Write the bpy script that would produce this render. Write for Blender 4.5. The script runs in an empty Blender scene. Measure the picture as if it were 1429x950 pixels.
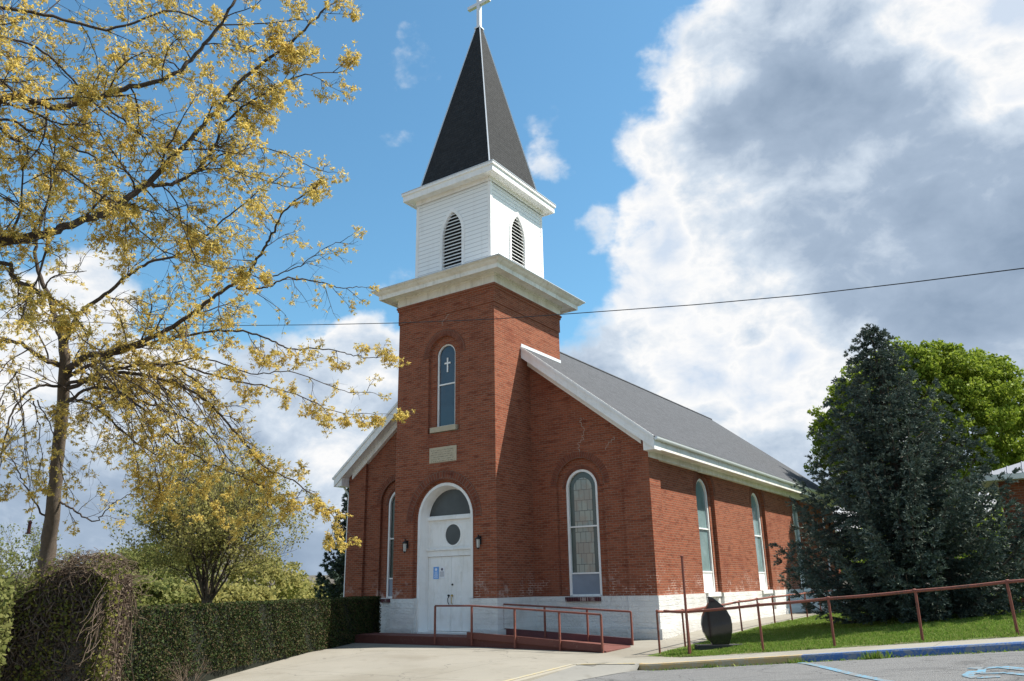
import bpy, math, random
import numpy as np
from mathutils import Vector, Matrix
random.seed(7); rng = np.random.default_rng(11)
SC = bpy.context.scene
COL = SC.collection
R = math.radians

# ------------------------------------------------------------------ camera
CP = np.array([15.481, -21.756, 1.466]); FPX = 1086.94
_y, _p, _r = R(34.071), R(17.554), R(-1.033)
CF = np.array([-math.sin(_y)*math.cos(_p), math.cos(_y)*math.cos(_p), math.sin(_p)])
_R0 = np.array([math.cos(_y), math.sin(_y), 0]); _U0 = np.cross(_R0, CF)
CR = _R0*math.cos(_r)+_U0*math.sin(_r); CU = -_R0*math.sin(_r)+_U0*math.cos(_r)
cd = bpy.data.cameras.new("camera"); cam = bpy.data.objects.new("camera", cd); COL.objects.link(cam)
cd.sensor_width = 36; cd.lens = FPX/1429*36; cd.clip_end = 3000; cd.clip_start = .1
cam.matrix_world = Matrix(((CR[0], CU[0], -CF[0], CP[0]), (CR[1], CU[1], -CF[1], CP[1]), (CR[2], CU[2], -CF[2], CP[2]), (0, 0, 0, 1)))
SC.camera = cam
def ray(u, v): return CF+CR*(u-714.5)/FPX-CU*(v-475)/FPX      # direction seen at a place of the photo (for measuring)
def at(u, v, dep): return CP+ray(u, v)*dep

# ------------------------------------------------------------------ light
SUNV = Vector((1.0, .90, 1.95)).normalized()
sl = bpy.data.lights.new("sun", 'SUN'); sl.energy = 5.0; sl.angle = R(.5); sl.color = (1, .95, .86)
so = bpy.data.objects.new("sun", sl); COL.objects.link(so); so.rotation_euler = SUNV.to_track_quat('Z', 'Y').to_euler()
SC.view_settings.view_transform = 'Standard'; SC.view_settings.look = 'None'; SC.view_settings.gamma = 1
SC.view_settings.exposure = 0.94; SC.view_settings.use_curve_mapping = False
SKY_STRENGTH = .05
w = bpy.data.worlds.new("World"); SC.world = w; w.use_nodes = True
NT = w.node_tree; NT.nodes.clear()
class G:                                                     # tiny node graph helper
    def __init__(s, nt): s.nt = nt
    def n(s, t, **k):
        o = s.nt.nodes.new(t)
        for a, b in k.items():
            if a.startswith('i_'):
                key = a[2:]; key = int(key) if key.isdigit() else key.replace('_', ' ')
                s.set(o.inputs[key], b)
            else: setattr(o, a, b)
        return o
    def set(s, inp, b):
        if hasattr(b, 'is_output') and b.is_output: s.nt.links.new(b, inp)
        elif hasattr(b, 'outputs'): s.nt.links.new(b.outputs[0], inp)
        else: inp.default_value = b
    def m(s, op, a, b=None, c=None, clamp=False):
        o = s.nt.nodes.new('ShaderNodeMath'); o.operation = op; o.use_clamp = clamp
        for i, x in enumerate((a, b, c)):
            if x is not None: s.set(o.inputs[i], x)
        return o.outputs[0]
    def vm(s, op, a, b=None):
        o = s.nt.nodes.new('ShaderNodeVectorMath'); o.operation = op
        s.set(o.inputs[0], a)
        if b is not None: s.set(o.inputs[1] if op != 'SCALE' else o.inputs['Scale'], b)
        return o.outputs['Value'] if op in ('DOT_PRODUCT', 'LENGTH') else o.outputs[0]
    def mix(s, f, a, b, bt='MIX'):
        o = s.nt.nodes.new('ShaderNodeMix'); o.data_type = 'RGBA'; o.blend_type = bt
        s.set(o.inputs[0], f); s.set(o.inputs[6], a); s.set(o.inputs[7], b); return o.outputs[2]
    def ss(s, x, lo, hi):
        o = s.nt.nodes.new('ShaderNodeMapRange'); o.interpolation_type = 'SMOOTHSTEP'
        s.set(o.inputs[0], x); s.set(o.inputs[1], lo); s.set(o.inputs[2], hi); return o.outputs[0]
    def noise(s, vec, sc, det=4, rough=.55, dist=0., w=None):
        o = s.nt.nodes.new('ShaderNodeTexNoise')
        s.set(o.inputs['Vector'], vec); s.set(o.inputs['Scale'], sc); o.inputs['Detail'].default_value = det
        o.inputs['Roughness'].default_value = rough; o.inputs['Distortion'].default_value = dist; return o.outputs[0]
g = G(NT)
sky = g.n('ShaderNodeTexSky', sky_type='NISHITA', sun_disc=False, sun_elevation=math.asin(SUNV.z),
          sun_rotation=math.atan2(SUNV.x, SUNV.y), altitude=200, air_density=1.15, dust_density=.6, ozone_density=2.2)
tc = g.n('ShaderNodeTexCoord'); D = tc.outputs['Generated']
# clouds stand in fixed directions of the sky: (photo x, y) -> direction, angular radius in px of focal length, weight
blobs = [(1190, 60, 275, .9), (1120, 250, 260, 1.05), (1330, 200, 300, 1.1), (1250, 420, 330, 1.0), (1010, 420, 215, .82),
         (930, 560, 240, .72), (780, 380, 60, .32), (772, 235, 55, .34), (602, 92, 60, .38), (545, 205, 32, .30), (585, 45, 30, .30),
         (490, 580, 170, .85), (330, 620, 230, .72), (120, 660, 260, .75), (545, 395, 50, .45), (1000, 640, 200, .5),
         (100, 430, 110, .55), (380, 760, 200, .6), (650, 5, 50, .36), (765, 165, 55, .34), (1420, 60, 160, .5), (860, 330, 80, .4)]
acc = None
wrp = g.vm('SCALE', g.vm('SUBTRACT', g.n('ShaderNodeTexNoise', i_Vector=D, i_Scale=7., i_Detail=5.).outputs['Color'], (.5, .5, .5)), .16)
DW = g.vm('NORMALIZE', g.vm('ADD', D, wrp))
for (u, v, rr, wt) in blobs:
    dv = ray(u, v); dv /= np.linalg.norm(dv)
    c_in = 1.0; c_out = math.cos(math.atan(rr/FPX*1.15))
    b = g.m('MULTIPLY', g.ss(g.vm('DOT_PRODUCT', DW, tuple(dv)), c_out, c_in), wt)
    acc = b if acc is None else g.m('MAXIMUM', acc, b)
# cloud added in the unseen half of the sky to make shade light whiter
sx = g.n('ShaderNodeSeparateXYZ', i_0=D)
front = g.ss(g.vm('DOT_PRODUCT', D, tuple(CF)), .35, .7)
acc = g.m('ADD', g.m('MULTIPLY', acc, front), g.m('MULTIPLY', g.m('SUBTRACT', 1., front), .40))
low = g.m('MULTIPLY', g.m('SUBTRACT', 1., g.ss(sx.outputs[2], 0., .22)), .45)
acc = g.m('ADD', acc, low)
Dp = g.vm('MULTIPLY', D, (1., 1., 1.45))
n1 = g.noise(Dp, 3.3, 9, .55, .1); n2 = g.noise(g.vm('ADD', Dp, (3.1, 1.7, .4)), 9., 8, .55, .1)
dens = g.m('ADD', acc, g.m('ADD', g.m('MULTIPLY', g.m('SUBTRACT', n1, .5), 1.7), g.m('MULTIPLY', g.m('SUBTRACT', n2, .5), .55)))
n4 = g.noise(g.vm('ADD', Dp, (2., 9., 3.)), 15., 7, .6, .3); dens = g.m('ADD', dens, g.m('MULTIPLY', g.m('SUBTRACT', n4, .5), .32))
mask = g.ss(dens, .32, .56)
n3 = g.noise(g.vm('ADD', Dp, (7., 2., 5.)), 3.6, 6, .5)
thick = g.m('ADD', dens, g.m('ADD', g.m('MULTIPLY', g.m('SUBTRACT', n3, .5), 2.3), g.m('MULTIPLY', g.m('SUBTRACT', n4, .5), .7)))
for (u, v, rr, wt) in ((1240, 230, 320, .26), (1330, 420, 200, .1), (1010, 60, 120, -.35), (1400, 30, 120, -.4), (1180, 20, 90, -.25), (960, 400, 160, -.15)):
    dv = ray(u, v); dv /= np.linalg.norm(dv); thick = g.m('ADD', thick, g.m('MULTIPLY', g.ss(g.vm('DOT_PRODUCT', DW, tuple(dv)), math.cos(math.atan(rr/FPX*1.15)), 1.0), wt))
cr = g.n('ShaderNodeValToRGB'); g.set(cr.inputs[0], g.m('DIVIDE', thick, 1.72))
e = cr.color_ramp.elements; e[0].position = .12; e[0].color = (.66, .76, .90, 1); e[1].position = 1; e[1].color = (.27, .36, .49, 1)
for p_, c_ in ((.33, (1.0, 1.0, 1.0, 1)), (.47, (.66, .75, .86, 1)), (.66, (.40, .50, .64, 1))):
    x_ = cr.color_ramp.elements.new(p_); x_.color = c_
CLOUD = 10.3
cloudc = g.vm('SCALE', cr.outputs[0], CLOUD)
skyc = g.mix(1., g.vm('SCALE', sky.outputs[0], 1.55), (.80, 1.20, 1.22, 1), 'MULTIPLY')
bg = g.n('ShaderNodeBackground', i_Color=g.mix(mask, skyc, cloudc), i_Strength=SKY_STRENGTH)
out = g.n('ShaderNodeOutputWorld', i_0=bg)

# ------------------------------------------------------------------ materials
def mat(name):
    m = bpy.data.materials.new(name); m.use_nodes = True
    m.node_tree.nodes.clear(); gg = G(m.node_tree)
    bs = gg.n('ShaderNodeBsdfPrincipled'); gg.n('ShaderNodeOutputMaterial', i_0=bs); bs.inputs['Specular IOR Level'].default_value = .3
    return m, gg, bs
def uvv(gg): return gg.n('ShaderNodeTexCoord').outputs['UV']
def objv(gg): return gg.n('ShaderNodeNewGeometry').outputs['Position']
def bump(gg, bs, h, dist=.01, st=1.):
    b = gg.n('ShaderNodeBump', i_Height=h, i_Distance=dist, i_Strength=st); gg.set(bs.inputs['Normal'], b)
def plain(name, col, rough=.6, metal=0., var=.08, sc=3., bm=0., spec=.3):
    m, gg, bs = mat(name); p = objv(gg)
    n = gg.noise(p, sc, 6, .6)
    f = gg.m('ADD', 1-var, gg.m('MULTIPLY', n, 2*var))
    gg.set(bs.inputs['Base Color'], gg.vm('SCALE', tuple(col), f))
    bs.inputs['Roughness'].default_value = rough; bs.inputs['Metallic'].default_value = metal; bs.inputs['Specular IOR Level'].default_value = spec
    if bm: bump(gg, bs, gg.noise(p, sc*12, 4), bm)
    return m
def worn(name, c, base, thr=.5):
    m, gg, bs = mat(name); p = objv(gg); n = gg.m('ADD', gg.m('MULTIPLY', gg.noise(p, 3., 6, .7), .6), gg.m('MULTIPLY', gg.noise(p, 24., 4, .7), .4))
    gg.set(bs.inputs['Base Color'], gg.mix(gg.ss(n, thr-.04, thr+.06), c+(1,), base+(1,))); bs.inputs['Roughness'].default_value = .7
    bump(gg, bs, gg.noise(p, 40., 4), .004); return m
def brick_mat(name, c1, c2, mortar, bw=.235, bh=.079, ms=.011, dirt=.5, bumpd=.006, white=False):
    m, gg, bs = mat(name); uv = uvv(gg); p = objv(gg)
    wob = gg.vm('SCALE', gg.vm('SUBTRACT', gg.n('ShaderNodeTexNoise', i_Vector=p, i_Scale=2.5).outputs['Color'], (.5, .5, .5)), .02)
    bt = gg.n('ShaderNodeTexBrick', offset=.5, i_Vector=gg.vm('ADD', uv, wob), i_Color1=c1+(1,), i_Color2=c2+(1,), i_Mortar=mortar+(1,),
              i_Scale=1., i_Mortar_Size=ms, i_Mortar_Smooth=.25, i_Bias=-.15, i_Brick_Width=bw, i_Row_Height=bh)
    col = bt.outputs[0]
    if not white:
        # stretched per-course tint, big stains and a few pale salt patches low on the wall
        st = gg.noise(gg.vm('MULTIPLY', uv, (1.6, 9., 1.)), 1., 5, .6)
        col = gg.mix(gg.ss(st, .48, .75), col, (c1[0]*.45, c1[1]*.42, c1[2]*.5, 1))
        big = gg.noise(p, .55, 5, .6)
        col = gg.mix(gg.m('MULTIPLY', gg.ss(big, .5, .72), dirt), col, (c1[0]*.55, c1[1]*.5, c1[2]*.6, 1))
        big2 = gg.noise(gg.vm('ADD', p, (9., 4., 2.)), 1.3, 5, .6)
        col = gg.mix(gg.m('MULTIPLY', gg.ss(big2, .47, .72), .4), col, (c1[0]*.98, c1[1]*1.3, c1[2]*1.5, 1))
        z = gg.n('ShaderNodeSeparateXYZ', i_0=p).outputs[2]
        lowm = gg.m('MULTIPLY', gg.m('SUBTRACT', 1., gg.ss(z, 1.2, 2.4)), gg.ss(gg.noise(p, 1.1, 7, .7), .5, .62))
        col = gg.mix(gg.m('MULTIPLY', gg.m('MULTIPLY', lowm, bt.outputs[1]), .9), col, (.62, .5, .42, 1))
        chalk = gg.m('MULTIPLY', gg.m('SUBTRACT', 1., gg.ss(z, 1.2, 2.0)), gg.ss(gg.noise(gg.vm('ADD', p, (5., 1., 0.)), 2.1, 7, .7), .54, .66))
        col = gg.mix(gg.m('MULTIPLY', chalk, .55), col, (.55, .46, .41, 1))
        spk = gg.ss(gg.noise(p, 11., 3, .7), .66, .76)
        col = gg.mix(gg.m('MULTIPLY', spk, .5), col, (.6, .42, .33, 1))
    else:
        big = gg.noise(p, 1.2, 6, .6)
        z = gg.n('ShaderNodeSeparateXYZ', i_0=p).outputs[2]
        ds = gg.m('ADD', gg.m('MULTIPLY', gg.ss(big, .42, .7), .35), gg.m('MULTIPLY', gg.m('SUBTRACT', 1., gg.ss(gg.m('ADD', z, gg.m('MULTIPLY', big, .4)), .05, .45)), .4))
        col = gg.mix(ds, col, (.47, .45, .41, 1))
        spk = gg.ss(gg.noise(p, 7., 5, .75), .63, .72)
        col = gg.mix(gg.m('MULTIPLY', spk, .55), col, (.36, .31, .27, 1))
    gg.set(bs.inputs['Base Color'], col); bs.inputs['Roughness'].default_value = .95 if not white else .8; bs.inputs['Specular IOR Level'].default_value = .08
    h = gg.m('ADD', gg.m('MULTIPLY', bt.outputs[1], -1. if not white else -.25), gg.m('MULTIPLY', gg.noise(p, 26. if not white else 14., 5, .7), .7 if not white else 2.2))
    bump(gg, bs, h, bumpd)
    return m
M = {}
M['brick'] = brick_mat('red_brick', (.305, .092, .048), (.195, .061, .035), (.27, .165, .115))
M['arch_brick'] = brick_mat('arch_brick', (0.220, 0.070, 0.041), (0.144, 0.047, 0.030), (0.190, 0.122, 0.091), bw=.09, bh=.24)
M['whitebrick'] = brick_mat('painted_plinth_brick', (.82, .81, .78), (.81, .80, .77), (.78, .77, .74), bw=.42, bh=.16, ms=.01, bumpd=.03, white=True)
def painted(name, col, grime):
    m, gg, bs = mat(name); p = objv(gg)
    n = gg.noise(p, 1.7, 7, .65); st = gg.noise(gg.vm('MULTIPLY', p, (7., 7., .8)), 1., 5, .6); sp = gg.noise(p, 24., 4, .75)
    c = gg.mix(gg.m('MULTIPLY', gg.ss(n, .42, .7), grime), tuple(col)+(1,), tuple(x*k for x, k in zip(col, (.66, .62, .54)))+(1,))
    c = gg.mix(gg.m('MULTIPLY', gg.ss(st, .5, .72), grime), c, tuple(x*k for x, k in zip(col, (.6, .58, .52)))+(1,))
    c = gg.mix(gg.m('MULTIPLY', gg.ss(sp, .66, .74), grime), c, tuple(x*.45 for x in col)+(1,))
    gg.set(bs.inputs['Base Color'], c); bs.inputs['Roughness'].default_value = .6; bump(gg, bs, gg.m('ADD', sp, st), .003); return m
M['white'] = painted('white_paint', (.85, .84, .82), .26)
M['cream'] = painted('weathered_white_paint', (.80, .78, .725), .5)
def siding():
    m, gg, bs = mat('white_siding'); uv = uvv(gg); v = gg.n('ShaderNodeSeparateXYZ', i_0=uv).outputs[1]
    f = gg.m('FRACT', gg.m('DIVIDE', v, .178))
    line = gg.m('SUBTRACT', 1., gg.ss(f, .02, .17))
    c = gg.mix(line, (.84, .835, .81, 1), (.42, .42, .42, 1))
    c = gg.mix(gg.m('MULTIPLY', gg.ss(gg.noise(gg.vm('MULTIPLY', uv, (5., .6, 1.)), 1., 5), .5, .8), .3), c, (.58, .57, .53, 1))
    gg.set(bs.inputs['Base Color'], c); bs.inputs['Roughness'].default_value = .5
    bump(gg, bs, gg.m('SUBTRACT', 1., f), .018); return m
M['siding'] = siding()
def shingle(name, c1, c2, bw=.3, bh=.15):
    m, gg, bs = mat(name); uv = uvv(gg); p = objv(gg)
    bt = gg.n('ShaderNodeTexBrick', offset=.37, offset_frequency=2, squash=.8, squash_frequency=3, i_Vector=uv, i_Color1=c1+(1,), i_Color2=c2+(1,), i_Mortar=tuple(x*.35 for x in c2)+(1,),
              i_Scale=1., i_Mortar_Size=.008, i_Mortar_Smooth=.3, i_Bias=0., i_Brick_Width=bw, i_Row_Height=bh)
    col = gg.mix(gg.m('MULTIPLY', gg.noise(p, .5, 5), .5), bt.outputs[0], tuple(x*.7 for x in c1)+(1,))
    col = gg.mix(gg.m('MULTIPLY', gg.ss(gg.noise(p, 22., 3, .8), .45, .7), .5), col, tuple(x*1.55 for x in c1)+(1,))
    gg.set(bs.inputs['Base Color'], col); bs.inputs['Roughness'].default_value = .92
    bump(gg, bs, gg.m('ADD', gg.m('MULTIPLY', bt.outputs[1], -1.), gg.noise(p, 40., 3)), .012); return m
M['shingle'] = shingle('grey_asphalt_shingles', (0.082, 0.085, 0.094), (0.051, 0.054, 0.060))
M['spire'] = shingle('dark_spire_shingles', (0.029, 0.030, 0.032), (0.015, 0.016, 0.018), .26, .14)
M['metaltrim'] = plain('aluminium_trim', (.62, .64, .66), .35, .3, var=.05)
M['gutter'] = plain('white_gutter_metal', (.74, .76, .77), .35, .1, var=.05)
M['stone'] = plain('limestone', (.46, .39, .28), .85, var=.2, sc=6., bm=.004)
M['carve'] = plain('carved_letters', (.24, .21, .16), .9)
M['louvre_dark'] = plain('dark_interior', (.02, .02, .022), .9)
M['black'] = plain('black_iron', (.02, .02, .022), .4, .3)
M['lampglass'] = plain('frosted_lamp_glass', (.55, .55, .52), .2, spec=.5)
M['brass'] = plain('brass', (.45, .33, .12), .3, .8)
M['soldier'] = brick_mat('dark_sill_brick', (.10, .03, .035), (.07, .022, .028), (.14, .10, .10), bw=.09, bh=.3, ms=.012)
M['rail'] = worn('red_brown_painted_steel', (.20, .068, .048), (.10, .055, .04), .56)
M['ramp'] = worn('red_brown_deck_paint', (.135, .048, .038), (.20, .11, .085), .60)
M['rampdark'] = plain('dark_red_kick_board', (.12, .045, .045), .7, var=.15, sc=4.)
M['granite'] = plain('polished_black_granite', (.012, .012, .014), .08, var=.3, sc=20., spec=.7)
M['granite_r'] = plain('rough_black_granite', (.03, .03, .033), .7, var=.3, sc=20.)
M['paperblue'] = plain('blue_printed_paper', (.18, .38, .75), .6)
M['paperwhite'] = plain('white_paper', (.8, .8, .82), .6)
M['ink'] = plain('print_ink', (.08, .08, .12), .6)
M['inkw'] = plain('pale_print', (.75, .8, .9), .6)
M['cable'] = plain('cable_rubber', (.03, .03, .035), .6)
def glass(name, tint, rough=.08, spec=.6):
    m, gg, bs = mat(name); p = objv(gg); n = gg.noise(p, 1.1, 4)
    gg.set(bs.inputs['Base Color'], gg.vm('SCALE', tint, gg.m('ADD', .5, n))); bs.inputs['Roughness'].default_value = rough
    bs.inputs['Specular IOR Level'].default_value = spec
    bump(gg, bs, gg.noise(p, 1.6, 2), .02, .5); return m
M['bluepane'] = glass('blue_grey_pane', (.20, .235, .29), .3, .4)
M['glass'] = glass('dark_window_glass', (.035, .045, .06), .06, .7)
M['fanglass'] = glass('fanlight_glass', (.06, .065, .065), .35, .4)
M['sideglass'] = glass('storm_glass', (.17, .25, .25), .12, .8)
def leaded():
    m, gg, bs = mat('leaded_pale_glass'); uv = uvv(gg)
    bt = gg.n('ShaderNodeTexBrick', offset=.5, offset_frequency=2, i_Vector=gg.vm('MULTIPLY', uv, (1., 1., 1.)), i_Color1=(.33, .34, .28, 1), i_Color2=(.24, .27, .24, 1), i_Mortar=(.05, .05, .05, 1),
              i_Scale=1., i_Mortar_Size=.007, i_Mortar_Smooth=.1, i_Bias=0., i_Brick_Width=.21, i_Row_Height=.36)
    n = gg.ss(gg.noise(uv, 1.7, 4), .45, .6)
    gg.set(bs.inputs['Base Color'], gg.mix(gg.m('MULTIPLY', n, .5), bt.outputs[0], (.30, .22, .16, 1)))
    bs.inputs['Roughness'].default_value = .15; bs.inputs['Specular IOR Level'].default_value = .6; bump(gg, bs, bt.outputs[1], .004); return m
M['leaded'] = leaded()
M['greenlead'] = glass('dark_green_border_glass', (.05, .07, .06), .15, .6)
def concrete(name, c, sc=1., joints=None):
    m, gg, bs = mat(name); p = objv(gg)
    n = gg.noise(p, .5*sc, 7, .65); f = gg.noise(p, 30., 5, .7); st = gg.noise(gg.vm('ADD', p, (4., 8., 0.)), .23, 5, .55)
    col = gg.mix(n, tuple(x*.78 for x in c)+(1,), tuple(min(1, x*1.16) for x in c)+(1,))
    col = gg.mix(gg.m('MULTIPLY', gg.ss(st, .48, .66), .6), col, (c[0]*.68, c[1]*.65, c[2]*.6, 1))
    sp2 = gg.noise(gg.vm('ADD', p, (1., 2., 0.)), 2.3, 7, .7); col = gg.mix(gg.m('MULTIPLY', gg.ss(sp2, .56, .68), .35), col, (c[0]*.55, c[1]*.52, c[2]*.48, 1))
    col = gg.mix(gg.m('MULTIPLY', gg.ss(f, .5, .8), .4), col, tuple(x*.6 for x in c)+(1,))
    if joints:
        s = gg.n('ShaderNodeSeparateXYZ', i_0=p); ln = None
        for k, sp in ((0, joints[0]), (1, joints[1])):
            q_ = gg.m('ABSOLUTE', gg.m('SUBTRACT', gg.m('FRACT', gg.m('DIVIDE', gg.m('ADD', s.outputs[k], 100.), sp)), .5))
            l_ = gg.m('LESS_THAN', q_, .012/sp); ln = l_ if ln is None else gg.m('MAXIMUM', ln, l_)
        ck = gg.n('ShaderNodeTexVoronoi', feature='DISTANCE_TO_EDGE', i_Vector=gg.vm('ADD', p, gg.vm('SCALE', gg.n('ShaderNodeTexNoise', i_Vector=p, i_Scale=1.2).outputs['Color'], 1.3)), i_Scale=.17)
        ln = gg.m('MAXIMUM', ln, gg.m('LESS_THAN', ck.outputs[0], .0022))
        col = gg.mix(gg.m('MULTIPLY', ln, .55), col, tuple(x*.35 for x in c)+(1,))
    gg.set(bs.inputs['Base Color'], col); bs.inputs['Roughness'].default_value = .9; bump(gg, bs, f, .004); return m
M['slab'] = concrete('drive_concrete', (0.241, 0.223, 0.187), joints=(4.6, 4.1))
M['walk'] = concrete('sidewalk_concrete', (0.252, 0.237, 0.200), joints=(1.9, 50.))
M['apron'] = concrete('patched_concrete', (0.207, 0.200, 0.181), 2.)
M['kerbc'] = concrete('kerb_concrete', (0.274, 0.251, 0.205), 2.)
def asphalt():
    m, gg, bs = mat('worn_asphalt'); p = objv(gg)
    n = gg.noise(p, .45, 6, .6); f = gg.n('ShaderNodeTexVoronoi', i_Vector=p, i_Scale=55.).outputs[0]; f2 = gg.noise(p, 34., 4, .85)
    col = gg.mix(n, (0.141, 0.141, 0.142, 1), (0.207, 0.206, 0.201, 1))
    col = gg.mix(gg.m('MULTIPLY', gg.ss(f2, .5, .62), .75), col, (0.296, 0.292, 0.281, 1))
    col = gg.mix(gg.m('MULTIPLY', gg.ss(f, .25, .5), .45), col, (.10, .10, .102, 1))
    str_ = gg.noise(gg.vm('MULTIPLY', p, (.35, 2.6, 1.)), 1., 6, .65)
    col = gg.mix(gg.m('MULTIPLY', gg.ss(str_, .5, .68), .5), col, (.075, .075, .078, 1))
    oil = gg.noise(gg.vm('ADD', p, (3., 6., 0.)), 1.1, 5, .6); col = gg.mix(gg.m('MULTIPLY', gg.ss(oil, .58, .68), .4), col, (.06, .058, .056, 1))
    ck = gg.n('ShaderNodeTexVoronoi', feature='DISTANCE_TO_EDGE', i_Vector=gg.vm('ADD', p, gg.vm('SCALE', gg.n('ShaderNodeTexNoise', i_Vector=p, i_Scale=1.5).outputs['Color'], .9)), i_Scale=.5)
    col = gg.mix(gg.m('MULTIPLY', gg.m('LESS_THAN', ck.outputs[0], .006), .5), col, (.035, .035, .035, 1))
    gg.set(bs.inputs['Base Color'], col); bs.inputs['Roughness'].default_value = .9; bump(gg, bs, gg.m('ADD', f, f2), .012); return m
M['asphalt'] = asphalt()
M['bluekerb'] = worn('blue_kerb_paint', (.05, .125, .32), (.17, .20, .25), .515)
M['yellowkerb'] = worn('faded_ochre_kerb_paint', (.42, .29, .13), (.36, .31, .22), .5)
M['yellowline'] = worn('faded_yellow_line', (.42, .33, .15), (.33, .31, .25), .47)
M['bluemark'] = worn('worn_blue_marking', (.10, .25, .36), (.165, .175, .18), .47)
def leafm(name, cols, trans=.35, rough=.6):
    m, gg, bs = mat(name)
    rd = gg.n('ShaderNodeNewGeometry').outputs['Random Per Island']
    r = gg.n('ShaderNodeValToRGB'); gg.set(r.inputs[0], rd); els = r.color_ramp.elements
    els[0].color = cols[0]+(1,); els[1].color = cols[-1]+(1,)
    for i, c in enumerate(cols[1:-1]): x = els.new((i+1)/(len(cols)-1)); x.color = c+(1,)
    gg.set(bs.inputs['Base Color'], r); bs.inputs['Roughness'].default_value = rough; bs.inputs['Specular IOR Level'].default_value = .08
    tr = gg.n('ShaderNodeBsdfTranslucent', i_Color=r.outputs[0]); mx = gg.n('ShaderNodeMixShader', i_0=trans); gg.set(mx.inputs[1], bs); gg.set(mx.inputs[2], tr)
    for nd in gg.nt.nodes:
        if nd.type == 'OUTPUT_MATERIAL': gg.set(nd.inputs[0], mx)
    return m
M['blossom'] = leafm('oak_catkins', [(.52, .36, .075), (.68, .50, .13), (.80, .64, .22), (.58, .46, .11), (.40, .34, .09), (.74, .54, .14)], .48)
M['maple'] = leafm('maple_leaves', [(.115, .175, .018), (.20, .265, .028), (.30, .36, .055), (.15, .21, .02)], .38)
M['spruce'] = leafm('spruce_needles', [(.042, .066, .053), (.066, .095, .078), (.094, .128, .106), (.14, .175, .15)], .06)
M['sprucetip'] = leafm('pale_spruce_tips', [(.11, .14, .12), (.16, .18, .14)], .05)
M['hedge'] = leafm('yew_hedge_leaves', [(.012, .024, .008), (.026, .044, .012), (.045, .068, .018), (.085, .055, .03), (.06, .075, .028)], .12)
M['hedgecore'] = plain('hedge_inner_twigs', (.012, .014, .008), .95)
M['midleaf'] = leafm('young_yellow_green_leaves', [(.29, .26, .08), (.38, .34, .12), (.31, .30, .10), (.25, .23, .08)], .5)
M['bushleaf'] = leafm('spring_green_leaves', [(.15, .17, .045), (.20, .22, .07), (.26, .26, .09), (.17, .18, .06)], .48)
M['brownleaf'] = leafm('brown_dry_vine', [(.07, .05, .035), (.13, .095, .068), (.19, .145, .11), (.09, .062, .045)], .1)
M['vinegreen'] = leafm('vine_leaves', [(.07, .08, .02), (.17, .16, .035), (.11, .12, .03)], .3)
M['grassb'] = leafm('grass_blades', [(.09, .165, .02), (.13, .225, .032), (.20, .29, .055), (.28, .27, .10)], .35)
M['bark'] = plain('grey_brown_bark', (.10, .078, .062), .95, var=.45, sc=14., bm=.03)
M['twig'] = plain('dark_twigs', (.062, .046, .040), .9, var=.3, sc=6.)
M['palebark'] = plain('pale_trunk_bark', (.16, .125, .095), .95, var=.45, sc=12., bm=.04)
M['rubble'] = plain('rough_fieldstone', (.20, .18, .15), .95, var=.5, sc=7., bm=.05)
M['grass'] = None; M['seam'] = plain('seam_metal', (.2, .2, .23), .5)
def grassg():
    m, gg, bs = mat('lawn_turf'); p = objv(gg); n = gg.noise(p, .8, 6, .6); f = gg.noise(p, 30., 4, .8)
    col = gg.mix(n, (.07, .12, .018, 1), (.12, .17, .035, 1)); col = gg.mix(gg.m('MULTIPLY', gg.ss(f, .45, .7), .5), col, (.14, .15, .05, 1))
    yy = gg.n('ShaderNodeSeparateXYZ', i_0=p).outputs[1]; sp = gg.m('ADD', gg.m('MULTIPLY', gg.m('SUBTRACT', 1., gg.ss(yy, -2.2, -1.3)), .32), gg.noise(p, 2.2, 6, .65))
    col = gg.mix(gg.ss(sp, .70, .80), col, (.17, .13, .085, 1))
    gg.set(bs.inputs['Base Color'], col); bs.inputs['Roughness'].default_value = .95; bump(gg, bs, f, .03); return m
M['grass'] = grassg()
M['hill'] = plain('wooded_hill', (.085, .075, .06), .95, var=.45, sc=.06)
M['soil'] = plain('bare_soil', (.16, .12, .085), .95, var=.3, sc=5., bm=.02)
def metalroof():
    m, gg, bs = mat('standing_seam_roof'); gg.set(bs.inputs['Base Color'], (.22, .23, .26, 1)); bs.inputs['Roughness'].default_value = .6; bs.inputs['Metallic'].default_value = .3; return m
M['metalroof'] = metalroof()

# ------------------------------------------------------------------ mesh helpers
ORG = {}
def boxuv(me):
    n = len(me.loops)
    if n == 0: return
    uv = me.uv_layers.new(name='UVMap')
    vi = np.empty(n, 'i'); me.loops.foreach_get('vertex_index', vi)
    co = np.empty(len(me.vertices)*3, 'f'); me.vertices.foreach_get('co', co); co = co.reshape(-1, 3)[vi]
    nr = np.empty(len(me.polygons)*3, 'f'); me.polygons.foreach_get('normal', nr); nr = nr.reshape(-1, 3)
    lt = np.empty(len(me.polygons), 'i'); me.polygons.foreach_get('loop_total', lt)
    N = np.repeat(nr, lt, axis=0)
    T = np.stack([-N[:, 1], N[:, 0], np.zeros(n)], 1); L = np.linalg.norm(T, axis=1); flat = L < .15
    T[flat] = (1, 0, 0); L[flat] = 1; T /= L[:, None]
    T *= np.where(np.abs(T[:, :1]) > np.abs(T[:, 1:2]), np.sign(T[:, :1]), np.sign(T[:, 1:2]))
    B = np.cross(N, T); B[flat] = (0, 1, 0); B *= np.where(B[:, 2:3] < 0, -1, 1)
    u = (co*T).sum(1); v = (co*B).sum(1)
    uv.data.foreach_set('uv', np.stack([u, v], 1).astype('f').ravel())
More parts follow.
